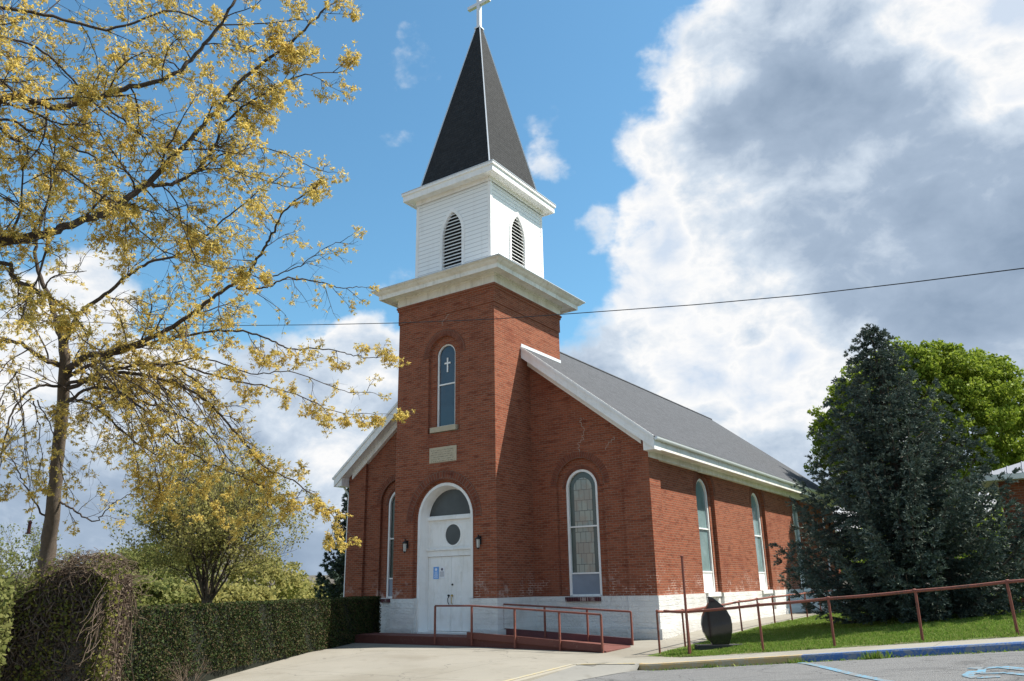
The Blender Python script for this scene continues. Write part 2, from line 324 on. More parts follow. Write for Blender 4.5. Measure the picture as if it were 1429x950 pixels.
def link(name, me, m, parent=None, uv=True, smooth=False):
    o = bpy.data.objects.new(name, me); COL.objects.link(o)
    if isinstance(m, (list, tuple)):
        for x in m: me.materials.append(x)
    elif m is not None: me.materials.append(m)
    if uv: boxuv(me)
    if smooth: me.polygons.foreach_set('use_smooth', [True]*len(me.polygons))
    if parent is not None:
        o.parent = parent; org = ORG.get(parent.name, (0, 0, 0)); ORG[o.name] = org
        if any(org):
            me.transform(Matrix.Translation(-Vector(org)))
    return o
class MB:
    def __init__(s): s.v = []; s.f = []
    def add(s, vs, fs):
        b = len(s.v); s.v += [tuple(float(c) for c in x) for x in vs]; s.f += [tuple(b+i for i in f) for f in fs]
    def box(s, x0, x1, y0, y1, z0, z1):
        s.add([(x, y, z) for z in (z0, z1) for y in (y0, y1) for x in (x0, x1)],
              [(0, 2, 3, 1), (4, 5, 7, 6), (0, 1, 5, 4), (2, 6, 7, 3), (0, 4, 6, 2), (1, 3, 7, 5)])
    def tube(s, pts, rad, k=8, cap=True):
        pts = [Vector(p) for p in pts]; n = len(pts); rad = rad if hasattr(rad, '__len__') else [rad]*n
        vs = []; up = None
        for i, p in enumerate(pts):
            t = (pts[min(i+1, n-1)]-pts[max(i-1, 0)]).normalized()
            a = t.cross(Vector((0, 0, 1)) if abs(t.z) < .95 else Vector((1, 0, 0))).normalized() if up is None else (up-t*up.dot(t)).normalized()
            up = a; b = t.cross(a)
            vs += [p+(a*math.cos(2*math.pi*j/k)+b*math.sin(2*math.pi*j/k))*rad[i] for j in range(k)]
        fs = [(i*k+j, i*k+(j+1) % k, (i+1)*k+(j+1) % k, (i+1)*k+j) for i in range(n-1) for j in range(k)]
        if cap: fs += [tuple(range(k))[::-1], tuple((n-1)*k+j for j in range(k))]
        s.add(vs, fs)
    def lathe(s, prof, c, k=16):
        vs = [(c[0]+r*math.cos(2*math.pi*j/k), c[1]+r*math.sin(2*math.pi*j/k), c[2]+z) for r, z in prof for j in range(k)]
        fs = [(i*k+j, i*k+(j+1) % k, (i+1)*k+(j+1) % k, (i+1)*k+j) for i in range(len(prof)-1) for j in range(k)]
        s.add(vs, fs+[tuple(range(k))[::-1], tuple((len(prof)-1)*k+j for j in range(k))])
    def sq(s, cx, cy, prof, cap0=False, cap1=False):          # square rings: (half, z)
        vs = [(cx+a*h, cy+b*h, z) for h, z in prof for a, b in ((-1, -1), (1, -1), (1, 1), (-1, 1))]
        fs = [(i*4+j, i*4+(j+1) % 4, (i+1)*4+(j+1) % 4, (i+1)*4+j) for i in range(len(prof)-1) for j in range(4)]
        if cap0: fs.append((3, 2, 1, 0))
        if cap1: b = (len(prof)-1)*4; fs.append((b, b+1, b+2, b+3))
        s.add(vs, fs)
    def build(s, name, m, parent=None, **k):
        me = bpy.data.meshes.new(name); me.from_pydata(s.v, [], s.f); me.update()
        return link(name, me, m, parent, **k)
def fastmesh(name, V, F, m, parent=None, smooth=False):       # V (n,3) array, F (k,4) or (k,3) array
    me = bpy.data.meshes.new(name); k, c = F.shape
    me.vertices.add(len(V)); me.vertices.foreach_set('co', np.asarray(V, 'f').ravel())
    me.loops.add(k*c); me.loops.foreach_set('vertex_index', F.astype('i').ravel())
    me.polygons.add(k); me.polygons.foreach_set('loop_start', np.arange(0, k*c, c, dtype='i'))
    me.update(calc_edges=True)
    return link(name, me, m, parent, uv=False, smooth=smooth)
def tag(o, label, cat, group=None):
    o['label'] = label; o['category'] = cat
    if group: o['group'] = group
    return o
def thing(name, label, cat, loc, group=None):
    o = bpy.data.objects.new(name, None); COL.objects.link(o); o.location = loc; o.empty_display_size = .2
    ORG[o.name] = tuple(float(c) for c in loc); return tag(o, label, cat, group)
def struct(o, kind='structure'): o['kind'] = kind; return o
# wall with arched openings. frame: (u axis, out normal, origin); coords (u, z, depth inwards)
class Plane:
    def __init__(s, o, u, n): s.o = np.array(o, float); s.u = np.array(u, float); s.n = np.array(n, float)
    def p(s, u, z, d=0.): return s.o+s.u*u+np.array([0, 0, z])-s.n*d
def rnd(hw, zs): return lambda x: zs+math.sqrt(max(0, hw*hw-x*x))
def pointed(hw, zs, r=1.9):
    RR = hw*r; return lambda x: zs+math.sqrt(max(0, RR*RR-(abs(x)+RR-hw)**2))
NA = 20
def xs_(hw): return [-hw*math.cos(math.pi*i/NA) for i in range(NA+1)]
def wall(mb, P, u0, u1, z0, z1, ops, d=0., rev=.2, z1f=None):
    """ops: (uc, hw, zb, topfunc); z1f(u) optional sloping top"""
    zt = z1f or (lambda u: z1)
    flip = np.dot(np.cross(P.u, (0, 0, 1)), P.n) < 0
    def quad(a, b, c, e):
        mb.add([a, b, c, e], [(0, 1, 2, 3) if not flip else (3, 2, 1, 0)])
    cur = u0
    def strip(a, b):
        k = max(1, int((b-a)/1.0)+1) if z1f else 1
        for i in range(k):
            x, y = a+(b-a)*i/k, a+(b-a)*(i+1)/k
            quad(P.p(x, z0, d), P.p(y, z0, d), P.p(y, zt(y), d), P.p(x, zt(x), d))
    for (uc, hw, zb, tf) in sorted(ops):
        if uc-hw > cur: strip(cur, uc-hw)
        if zb > z0: quad(P.p(uc-hw, z0, d), P.p(uc+hw, z0, d), P.p(uc+hw, zb, d), P.p(uc-hw, zb, d))
        X = xs_(hw)
        for a, b in zip(X, X[1:]):
            quad(P.p(uc+a, tf(a), d), P.p(uc+b, tf(b), d), P.p(uc+b, zt(uc+b), d), P.p(uc+a, zt(uc+a), d))
            quad(P.p(uc+a, tf(a), d+rev), P.p(uc+b, tf(b), d+rev), P.p(uc+b, tf(b), d), P.p(uc+a, tf(a), d))
        quad(P.p(uc-hw, zb, d), P.p(uc-hw, zb, d+rev), P.p(uc-hw, tf(-hw), d+rev), P.p(uc-hw, tf(-hw), d))
        quad(P.p(uc+hw, zb, d+rev), P.p(uc+hw, zb, d), P.p(uc+hw, tf(hw), d), P.p(uc+hw, tf(hw), d+rev))
        if zb > z0+.015: quad(P.p(uc-hw, zb, d), P.p(uc+hw, zb, d), P.p(uc+hw, zb, d+rev), P.p(uc-hw, zb, d+rev))
        cur = uc+hw
    if cur < u1: strip(cur, u1)
def fill(mb, P, uc, hw, zb, tf, d):                           # arched pane
    for a, b in zip(xs_(hw), xs_(hw)[1:]):
        mb.add([P.p(uc+a, zb, d), P.p(uc+b, zb, d), P.p(uc+b, tf(b), d), P.p(uc+a, tf(a), d)], [(0, 1, 2, 3)])
def outline(uc, hw, zb, tf, inset=0., closed=True):
    pts = [(uc-hw, zb)]+[(uc+x, tf(x)) for x in xs_(hw)]+[(uc+hw, zb)]
    return pts
def ring(mb, P, o1, o2, d0, d1):                              # band between two outlines (outer o1, inner o2), depth d0 (front)..d1
    n = len(o1)
    for i in range(n-1):
        a, b, c, e = o1[i], o1[i+1], o2[i+1], o2[i]
        vs = [P.p(*a, d0), P.p(*b, d0), P.p(*c, d0), P.p(*e, d0), P.p(*a, d1), P.p(*b, d1), P.p(*c, d1), P.p(*e, d1)]
        mb.add(vs, [(0, 1, 2, 3), (0, 4, 5, 1), (3, 2, 6, 7)])
    a, e = o1[0], o2[0]; mb.add([P.p(*a, d0), P.p(*e, d0), P.p(*e, d1), P.p(*a, d1)], [(0, 1, 2, 3)])
    a, e = o1[-1], o2[-1]; mb.add([P.p(*a, d0), P.p(*e, d0), P.p(*e, d1), P.p(*a, d1)], [(0, 1, 2, 3)])
def pbox(mb, P, u0, u1, z0, z1, d0, d1):
    c = [P.p(u, z, d) for d in (d0, d1) for z in (z0, z1) for u in (u0, u1)]
    mb.add(c, [(0, 1, 3, 2), (4, 6, 7, 5), (0, 4, 5, 1), (2, 3, 7, 6), (0, 2, 6, 4), (1, 5, 7, 3)])

# ------------------------------------------------------------------ terrain
YX = [-60, -14, -5, -2, 2, 7.3, 14.4, 30, 60]; YZ = [-.5, -.32, 0, 0, .11, .28, .36, .45, .3]
def gz(x, y): return -.28+.085*np.clip(np.asarray(x)-7.2, 0, 14)+np.interp(y, YX, YZ)
def drape(name, cs, nu, nv, dz, m, base=None):
    a, b, c, e = [np.array(k, float) for k in cs]
    U, V_ = np.meshgrid(np.linspace(0, 1, nu+1), np.linspace(0, 1, nv+1))
    P_ = (a[None, None]*(1-U)[..., None]*(1-V_)[..., None]+b*(U*(1-V_))[..., None]+c*(U*V_)[..., None]+e*((1-U)*V_)[..., None])
    z = gz(P_[..., 0], P_[..., 1])+dz
    V = np.concatenate([P_, z[..., None]], 2).reshape(-1, 3)
    i = np.arange(nu*nv); r_ = i//nu; k = i % nu; o_ = r_*(nu+1)+k
    F = np.stack([o_, o_+1, o_+nu+2, o_+nu+1], 1)
    o = fastmesh(name, V, F, m, smooth=True); return o
# base ground out to the horizon
xs = np.concatenate([[-900, -500, -300, -180, -110, -70, -48], np.arange(-36, 48, 4.), [60, 90, 140, 220, 400, 900]])
ys = np.concatenate([[-300, -150, -80, -50], np.arange(-36, 60, 4.), [70, 90, 130, 200, 350, 600, 900]])
GX, GY = np.meshgrid(xs, ys)
GZ = gz(GX, GY)-.40
far = np.clip((np.hypot(GX, GY)-45)/150, 0, 1); GZ = GZ-far*3.5
west = np.clip((-GX-9)/30, 0, 1)*3.0; GZ = GZ-west
V = np.stack([GX, GY, GZ], 2).reshape(-1, 3); nx, ny = len(xs), len(ys)
I = np.array([(j*nx+i, j*nx+i+1, (j+1)*nx+i+1, (j+1)*nx+i) for j in range(ny-1) for i in range(nx-1)])
struct(fastmesh('ground', V, I, M['grass'], smooth=True))
struct(drape('concrete_drive', [(-9, -30), (5.7, -30), (5.7, -4.9), (-9, -4.9)], 12, 24, 0, M['slab']))
struct(drape('forecourt', [(-12, -4.9), (6.16, -4.9), (6.16, 2.6), (-12, 2.6)], 18, 14, 0.0, M['slab']))
struct(drape('side_path', [(4.4, 2.6), (6.15, 2.6), (6.15, 32), (4.4, 32)], 3, 30, 0, M['walk']))
struct(drape('front_path', [(6.15, -4.15), (26, -3.95), (26, -2.15), (6.15, -2.15)], 40, 4, .001, M['walk']))
struct(drape('parking_lot', [(5.4, -40), (45, -40), (45, -3.9), (5.4, -3.9)], 60, 50, -.13, M['asphalt']))
struct(drape('lawn', [(6.15, -2.15), (45, -2.15), (45, 70), (6.15, 70)], 60, 90, .0, M['grass']))
# sloping apron between drive and lot
def zp(p, dz): return (p[0], p[1], float(gz(*p))+dz)
mb = MB(); na = 12
A_ = [(5.7+(6.95-5.7)*i/na, -4.9+.78*i/na, .004) for i in range(na+1)]; B_ = [(5.72+(6.95-5.72)*i/na, -8.2+(3.9)*(i/na)**1.5, -.123) for i in range(na+1)]
for i in range(na):
    for j in range(6):
        f0, f1 = j/6, (j+1)/6; Q_ = []
        for (k, f) in ((i, f0), (i, f1), (i+1, f1), (i+1, f0)):
            p_ = tuple(A_[k][m_]*(1-f)+B_[k][m_]*f for m_ in range(3)); Q_.append(zp(p_[:2], p_[2]))
        mb.add(Q_, [(0, 1, 2, 3)])
mb.add([zp((6.15, -4.9), .003), zp((5.7, -4.9), .003), zp((6.95, -4.12), .003), zp((6.15, -4.12), .003)], [(0, 1, 2, 3)][::1])
struct(mb.build('concrete_apron', M['apron']))
# kerbs
def kerb(name, p0, p1, m, wd=.16, n=20, top=.012, dz=-.14):
    mb = MB(); p0 = np.array(p0, float); p1 = np.array(p1, float); t = (p1-p0)/np.linalg.norm(p1-p0); nn = np.array([t[1], -t[0]])*wd
    prev = None
    for i in range(n+1):
        q_ = p0+(p1-p0)*i/n; h = float(gz(*q_))
        r_ = [(q_[0]-nn[0], q_[1]-nn[1], h+top), (q_[0]-nn[0]*.06*-1, q_[1]+nn[1]*.06, h+top), (q_[0]+nn[0]*.22, q_[1]+nn[1]*.22, h+top-.03), (q_[0]+nn[0]*.3, q_[1]+nn[1]*.3, h+dz)]
        if prev is not None: mb.add(prev+r_, [(j, j+1, 5+j, 4+j) for j in range(3)])
        if i in (0, n): mb.add(r_+[(r_[0][0], r_[0][1], r_[3][2])], [(0, 1, 2, 3, 4), (4, 3, 2, 1, 0)][:1])
        prev = r_
    return mb.build(name, m)
struct(kerb('kerb', (6.93, -4.12), (10.62, -4.08), M['yellowkerb']))
struct(kerb('kerb', (10.62, -4.08), (26, -3.95), M['bluekerb'], n=40))
struct(kerb('kerb', (5.72, -20), (5.72, -4.9), M['kerbc'], wd=.14, n=30))
mb = MB()
def stripe(mb, pts, wd, dz):
    for a, b in zip(pts, pts[1:]):
        a = np.array(a, float); b = np.array(b, float); L = np.linalg.norm(b-a); k = max(1, int(L/.3)); t = (b-a)/L; nn = np.array([-t[1], t[0]])*wd/2
        for i in range(k):
            p, q_ = a+(b-a)*i/k, a+(b-a)*(i+1)/k
            mb.add([zp(p-nn, dz), zp(q_-nn, dz), zp(q_+nn, dz), zp(p+nn, dz)], [(0, 1, 2, 3)])
stripe(mb, [(5.63, -16), (5.63, -4.95), (6.85, -4.16)], .11, .018)
struct(mb.build('painted_edge_line', M['yellowline']))
mb = MB(); stripe(mb, [(10.62, -4.25), (11.39, -5.49), (12.24, -6.84), (14.6, -10.2)], .14, -.121); stripe(mb, [(16.9, -4.9), (17.2, -12)], .11, -.122)
struct(mb.build('parking_stripe', M['bluemark']))
mb = MB()
c0 = np.array([14.75, -9.3])
stripe(mb, [(13.93, -6.55), (14.12, -6.72), (14.35, -6.62), (14.52, -6.85), (14.75, -7.15)], .2, -.121)
stripe(mb, [(14.0, -7.0), (13.95, -7.45), (14.1, -7.75), (14.4, -7.72)], .17, -.1215)
stripe(mb, [(14.1, -6.78), (14.12, -7.3), (14.45, -7.35), (14.75, -7.7)], .12, -.1205)
struct(mb.build('accessible_parking_symbol', M['bluemark']))

# ------------------------------------------------------------------ church
W = 4.597; cx = -W/2; cy = W/2; d = 2.177; a = 4.668; hp = 1.133; EA = 6.073; HR = 11.866; L = 25.6
church = thing('brick_church', 'red brick church with white belfry, dark steeple and grey gabled roof', 'church', (cx, cy, 0))
T_f = Plane((0, 0, 0), (1, 0, 0), (0, -1, 0)); N_f = Plane((0, d, 0), (1, 0, 0), (0, -1, 0))
N_s = Plane((a, 0, 0), (0, 1, 0), (1, 0, 0)); N_l = Plane((-W-a, 0, 0), (0, 1, 0), (-1, 0, 0))
T_s = Plane((0, 0, 0), (0, 1, 0), (1, 0, 0)); T_l = Plane((-W, 0, 0), (0, 1, 0), (-1, 0, 0))
OV = .46; SLP = (HR-EA)/(a+OV+W/2)
def zr(x): return HR-SLP*abs(x-cx)                              # roof surface height
# --- tower walls
DC = -2.30
mb = MB()
doorR = (DC, 1.38, 0., rnd(1.38, 3.78)); twR = (-2.315, .75, 6.88, rnd(.75, 9.80))
wall(mb, T_f, -W, 0, hp-.01, 6.0, [(DC, 1.38, hp-.01, rnd(1.38, 3.78))], 0, .12)
wall(mb, T_f, -W, 0, 6.0, 12.14, [twR], 0, .12)
# inner skin behind the recesses
wall(mb, T_f, DC-1.42, DC+1.42, hp-.01, 5.3, [(DC, 1.22, hp-.01, rnd(1.22, 3.82))], .12, .5)
wall(mb, T_f, -2.315-.8, -2.315+.8, 6.8, 10.65, [(-2.315, .44, 7.05, rnd(.44, 9.82))], .12, .2)
mb.add([T_s.p(0, hp-.01), T_s.p(W, hp-.01), T_s.p(W, 12.14), T_s.p(0, 12.14)], [(0, 1, 2, 3)])
mb.add([T_l.p(0, hp-.01), T_l.p(W, hp-.01), T_l.p(W, 12.14), T_l.p(0, 12.14)], [(3, 2, 1, 0)])
mb.add([(-W, W, 6), (0, W, 6), (0, W, 12.14), (-W, W, 12.14)], [(3, 2, 1, 0)])
# projecting brick band and corbel under the cornice
mb.sq(cx, cy, [(W/2, 11.42), (W/2+.035, 11.42), (W/2+.035, 11.46), (W/2+.035, 11.95), (W/2+.07, 11.97), (W/2+.07, 12.05), (W/2+.10, 12.06), (W/2+.10, 12.14)])
tower = mb.build('tower_wall', M['brick'], church)
# arch rings
mb = MB()
def arcring(mb, P, uc, hw, zs, t, d0, ext=.0):
    o1 = [(uc+(hw+t)*-math.cos(math.pi*i/24), zs+(hw+t)*math.sin(math.pi*i/24)) for i in range(25)]
    o2 = [(uc+hw*-math.cos(math.pi*i/24), zs+hw*math.sin(math.pi*i/24)) for i in range(25)]
    if ext: o1 = [(uc-hw-t, zs-ext)]+o1+[(uc+hw+t, zs-ext)]; o2 = [(uc-hw, zs-ext)]+o2+[(uc+hw, zs-ext)]
    n = len(o1)
    for i in range(n-1):
        vs = [P.p(*o1[i], d0), P.p(*o1[i+1], d0), P.p(*o2[i+1], d0), P.p(*o2[i], d0)]
        vs += [P.p(*o1[i], 0.001), P.p(*o1[i+1], 0.001)]
        mb.add(vs, [(0, 1, 2, 3), (0, 4, 5, 1)])
def radial_uv(o, P, uc, zs):                                    # bricks fan round the arch
    me = o.data; uv = me.uv_layers[0].data; org = ORG[o.name]
    for l in me.loops:
        c = np.array(me.vertices[l.vertex_index].co)+org-P.o; u = c@P.u-uc; z = c[2]-zs
        uv[l.index].uv = (math.atan2(z, u)*1.1, math.hypot(u, z))
mb = MB(); arcring(mb, T_f, DC, 1.385, 3.78, .32, -.012); o = mb.build('door_arch_brickwork', M['arch_brick'], church); radial_uv(o, T_f, DC, 3.78)
mb = MB(); arcring(mb, T_f, -2.315, .755, 9.80, .26, -.012); o = mb.build('tower_window_arch', M['arch_brick'], church); radial_uv(o, T_f, -2.315, 9.80)
# --- nave walls (panels set back .12 between corner pilasters)
SET = .12
FW = 1.95; FWL = -W-FW
def ztop(x): return zr(x)-.16
def front_ops(c): return (c, .95, hp-.01, rnd(.95, 4.82))
mb = MB()
wall(mb, N_f, .0, 3.70, hp-.01, 0, [front_ops(FW)], SET, .12, z1f=ztop)
wall(mb, N_f, 3.70, a, hp-.01, 0, [], 0, .1, z1f=ztop)
mb.add([N_f.p(3.70, hp, 0), N_f.p(3.70, hp, SET), N_f.p(3.70, ztop(3.7), SET), N_f.p(3.70, ztop(3.7), 0)], [(0, 1, 2, 3)])
wall(mb, N_f, -W-3.70, -W, hp-.01, 0, [front_ops(FWL)], SET, .12, z1f=ztop)
wall(mb, N_f, -W-a, -W-3.70, hp-.01, 0, [], 0, .1, z1f=ztop)
mb.add([N_f.p(-W-3.70, hp, SET), N_f.p(-W-3.70, hp, 0), N_f.p(-W-3.70, ztop(-W-3.7), 0), N_f.p(-W-3.70, ztop(-W-3.7), SET)], [(0, 1, 2, 3)])
for c in (FW, FWL): wall(mb, N_f, c-1.0, c+1.0, hp-.3, 5.9, [(c, .63, hp-.05, rnd(.63, 4.76))], SET+.12, .25)
# side
SW = [7.43, 13.88, 20.33]
YE = d+L; y1 = d+.86; y2 = YE-.86; ZE = 5.86
wall(mb, N_s, d, y1, hp-.01, ZE, [], 0)
wall(mb, N_s, y2, YE, hp-.01, ZE, [], 0)
ops = [(c, .93, hp-.01, rnd(.93, 4.76)) for c in SW]
wall(mb, N_s, y1, y2, hp-.01, ZE, ops, SET, .13)
mb.add([N_s.p(y1, hp, 0), N_s.p(y1, hp, SET), N_s.p(y1, ZE, SET), N_s.p(y1, ZE, 0)], [(0, 1, 2, 3)])
for c in SW: wall(mb, N_s, c-1.0, c+1.0, hp-.01, 5.9, [(c, .63, hp+.02, rnd(.63, 4.72))], SET+.13, .25)
mb.add([N_l.p(d, hp-.01), N_l.p(YE, hp-.01), N_l.p(YE, ZE), N_l.p(d, ZE)], [(3, 2, 1, 0)])
# rear gable
mb.add([(-W-a, YE, hp), (a, YE, hp), (a, YE, 5.9), (cx, YE, HR-.3), (-W-a, YE, 5.9)], [(4, 3, 2, 1, 0)])
mb.build('nave_wall', M['brick'], church)
for P, cs, hw, zs, dd in ((N_f, (FW, FWL), .95, 4.82, SET), (N_s, SW, .93, 4.76, SET)):
    for c in cs:
        mb = MB(); Q = Plane(P.p(0, 0, dd), P.u, P.n); arcring(mb, Q, c, hw+.003, zs, .22, -.01); o = mb.build('window_arch_brickwork', M['arch_brick'], church); radial_uv(o, Q, c, zs)
        mb = MB(); Q = Plane(P.p(0, 0, dd+.12), P.u, P.n); arcring(mb, Q, c, .64, zs-.06, .12, -.008); o = mb.build('window_inner_arch', M['arch_brick'], church); radial_uv(o, Q, c, zs)
# --- plinth
mb = MB(); e_ = .045; zb = -.45
def pl(P, u0, u1, ops=(), dd=0.): wall(mb, P, u0, u1, zb, hp, list(ops), -e_+dd, .2)
pl(T_f, -W-e_, DC-1.22); pl(T_f, DC+1.22, e_); pl(T_s, -e_, d+.1)
pl(T_l, -e_, d+.1)
pl(N_f, 0, 3.70, dd=SET); pl(N_f, 3.70, a+e_); pl(N_f, -W-3.7, -W, dd=SET); pl(N_f, -W-a-e_, -W-3.7)
for u in (3.70-e_,): mb.add([N_f.p(u, zb, -e_), N_f.p(u, zb, SET), N_f.p(u, hp, SET), N_f.p(u, hp, -e_)], [(0, 1, 2, 3)]); mb.add([N_f.p(u, zb, -e_), N_f.p(3.7, zb, -e_), N_f.p(3.7, hp, -e_), N_f.p(u, hp, -e_)], [(0, 1, 2, 3)])
pl(N_s, d-e_, y1+e_)
cur = y1+e_
for c in SW+[None]:
    e2 = y2 if c is None else c-.93; pl(N_s, cur, e2, dd=SET)
    if c: pl(N_s, c-.93, c+.93, dd=SET+.11); [mb.add([N_s.p(u, zb, SET-e_), N_s.p(u, zb, SET+.1), N_s.p(u, hp, SET+.1), N_s.p(u, hp, SET-e_)], [(0, 1, 2, 3)]) for u in (c-.93, c+.93)]; cur = c+.93
mb.add([N_s.p(y1+e_, zb, -e_), N_s.p(y1+e_, zb, SET), N_s.p(y1+e_, hp, SET), N_s.p(y1+e_, hp, -e_)], [(0, 1, 2, 3)])
pl(N_s, y2, YE+e_); pl(N_l, d-e_, YE)
for u in (DC-1.22, DC+1.22): mb.add([T_f.p(u, zb, -e_), T_f.p(u, zb, .6), T_f.p(u, hp+.01, .6), T_f.p(u, hp+.01, -e_)], [(0, 1, 2, 3)])
# water-table top faces
def top(x0, x1, ya, yb, z=hp): mb.add([(x0, ya, z), (x1, ya, z), (x1, yb, z), (x0, yb, z)], [(0, 1, 2, 3)])
top(-W-e_, DC-1.22, -e_, .02); top(DC+1.22, e_, -e_, .02); top(-.02, e_, .02, d+.1); top(.0, 3.7, d+SET-e_, d+SET+.3); top(3.7-e_, a+e_, d-e_, d+.02)
top(a-SET-.3, a+e_, d, y1+e_); top(a-SET-.4, a-SET+e_, y1, y2); top(-W-a-e_, -W-3.7, d-e_, d+.02); top(-W-3.7, -W, d+SET-e_, d+SET+.3)
# footing course
def foot(x0, x1, ya, yb, z): mb.box(x0, x1, ya, yb, -.5, z)
foot(-W-.13, DC-1.3, -.13, 0, .16); foot(DC+1.3, .12, -.13, 0, .16); foot(0, .12, 0, d, .16); foot(.12, 3.6, d-.03, d+.2, .14); foot(3.6, a+.12, d-.12, d+.1, .14); foot(a-.2, a+.12, d+.1, y1+.08, .14); foot(a-.3, a-.01, y1+.08, YE, .32)
mb.build('plinth', M['whitebrick'], church)
# --- nave roof
Y0 = d-OV; YB = YE+.35; XE = a+OV
def slope(x0, x1, ya, yb, off, th, name, m, parent=church, n=1):
    mb = MB(); z = lambda x: zr(x)+off
    vs = [(x0, ya, z(x0)), (x1, ya, z(x1)), (x1, yb, z(x1)), (x0, yb, z(x0))]; vs += [(x, y, q_-th) for x, y, q_ in vs]
    mb.add(vs, [(0, 1, 2, 3), (7, 6, 5, 4), (0, 4, 5, 1), (1, 5, 6, 2), (2, 6, 7, 3), (3, 7, 4, 0)]); return mb
mb = slope(cx, XE+.05, Y0-.02, YB, .035, .03, '', None); m2 = slope(-W-XE-.05, cx, Y0-.02, YB, .035, .03, '', None)
mb.add(m2.v, m2.f); roof = mb.build('nave_roof', M['shingle'], church)
mb = MB(); mb.tube([(cx, Y0+2.9, HR+.03), (cx, YB, HR+.03)], .07, 6); mb.build('ridge_cap', M['shingle'], roof)
# rake boards, soffit, frieze
def rake(sgn):
    mb = MB(); X0 = cx+sgn*W/2; X1 = cx+sgn*(W/2+XE)
    def strip(xa, xb, za, zb_, ya, yb):                        # za, zb_ offsets below the roof line
        vs = [(x, y, zr(x)+o_) for x in (xa, xb) for y in (ya, yb) for o_ in (za, zb_)]
        mb.add(vs, [(0, 1, 5, 4), (2, 6, 7, 3), (0, 4, 6, 2), (1, 3, 7, 5), (0, 2, 3, 1), (4, 5, 7, 6)])
    strip(X0, X1, .002, -.40, Y0, Y0+.05)                       # barge board
    strip(X0, cx+sgn*(W/2+a+.1), -.335, -.36, Y0+.05, d+SET+.01)            # soffit
    strip(X0, cx+sgn*(W/2+a-.2), -.362, -.62, d-.05, d+SET+.02)          # frieze board under the soffit
    strip(X0, X1, .045, -.07, Y0-.035, Y0-.002)                  # drip moulding
    # boxed return at the eave end
    xo = X1-sgn*.0; mb.box(min(xo, xo-sgn*.42), max(xo, xo-sgn*.42), Y0+.052, d+.02, EA-.40, EA-.04)
    return mb
mb = rake(1); mb.build('rake_board', M['white'], church); mb = rake(-1); mb.build('rake_board', M['white'], church)
for sgn in (1, -1):
    xo = cx+sgn*(W/2+XE); xi = cx+sgn*(W/2+a)
    mb = MB(); mb.box(min(xo-sgn*.01, xi-sgn*.2), max(xo-sgn*.01, xi-sgn*.2), d+.02, YB-.05, EA-.36, EA-.33)
    mb.box(min(xo, xo-sgn*.03), max(xo, xo-sgn*.03), d+.021, YB-.05, EA-.37, EA-.03)
    mb.box(min(xi-sgn*.13, xi+sgn*.03), max(xi-sgn*.13, xi+sgn*.03), d+.021, YB-.05, EA-.56, EA-.362)
    mb.build('eave_soffit', M['cream'], church)
    mb = MB(); n = 8; prof = [(xo+sgn*.002, EA+.0)]+[(xo+sgn*(.065-.062*math.cos(math.pi*i/n)), EA-.01-.10*math.sin(math.pi*i/n)) for i in range(n+1)]+[(xo+sgn*.135, EA+.004)]
    vs = [(x, y, z) for y in (Y0, YB) for x, z in prof]; k = len(prof)
    mb.add(vs, [(i, i+1, k+i+1, k+i) for i in range(k-1)]+[tuple(range(k)), tuple(range(k, 2*k))[::-1]])
    mb.build('gutter', M['gutter'], roof)
mb = MB(); xg = -W-XE-.02
mb.tube([(xg+.0, d+.1, EA-.1), (xg+.0, d+.1, EA-.3), (-W-a-.09, d+.1, EA-.75), (-W-a-.09, d+.1, 0)], .05, 8); mb.build('downspout', M['gutter'], church)
mb = MB(); mb.tube([(a+.56, YE-3, EA-.1), (a+.5, YE-3, EA-.3), (a+.08, YE-3, EA-.75), (a+.08, YE-3, .2)], .05, 8); mb.build('downspout', M['gutter'], church)
# flashing where roof meets the tower
mb = MB(); 
for x0 in (0.0,):
    zf = zr(0); mb.box(-.002, .03, Y0, W+.02, zf+.03, zf+.15)
mb.build('flashing', M['gutter'], roof)
# --- cornice, belfry, spire
mb = MB(); h = W/2
mb.sq(cx, cy, [(h+.06, 12.12), (h+.06, 12.46), (h+.12, 12.47), (h+.12, 12.53), (h+.56, 12.55), (h+.56, 12.44), (h+.60, 12.44), (h+.60, 12.60), (h+.70, 12.66), (h+.76, 12.72), (h+.83, 12.76), (h+.83, 12.80), (h+.80, 12.81)], cap0=False)
cor = mb.build('tower_cornice', M['cream'], church)
mb = MB(); mb.sq(cx, cy, [(h+.85, 12.79), (h+.85, 12.815), (1.86, 13.05)]); mb.build('cornice_roof', M['metaltrim'], cor)
HB = 1.878; ZB0 = 12.9; ZB1 = 16.9
Bs = [Plane((cx, cy-HB, 0), (1, 0, 0), (0, -1, 0)), Plane((cx+HB, cy, 0), (0, 1, 0), (1, 0, 0)), Plane((cx, cy+HB, 0), (-1, 0, 0), (0, 1, 0)), Plane((cx-HB, cy, 0), (0, -1, 0), (-1, 0, 0))]
mb = MB(); LW = .50; LZ = 14.93; LB = 12.92
for P in Bs: wall(mb, P, -HB, HB, ZB0-.3, ZB1, [(0, LW, LB, pointed(LW, LZ, 2.5))], 0, .14)
bel = mb.build('belfry_wall', M['siding'], church)
mb = MB()
for sx_, sy_ in ((1, -1), (1, 1), (-1, -1), (-1, 1)):
    mb = MB(); X, Y = cx+sx_*(HB-.045), cy+sy_*(HB-.045); mb.box(X-.065, X+.065, Y-.065, Y+.065, ZB0, ZB1-.003); mb.build('corner_board', M['white'], bel)
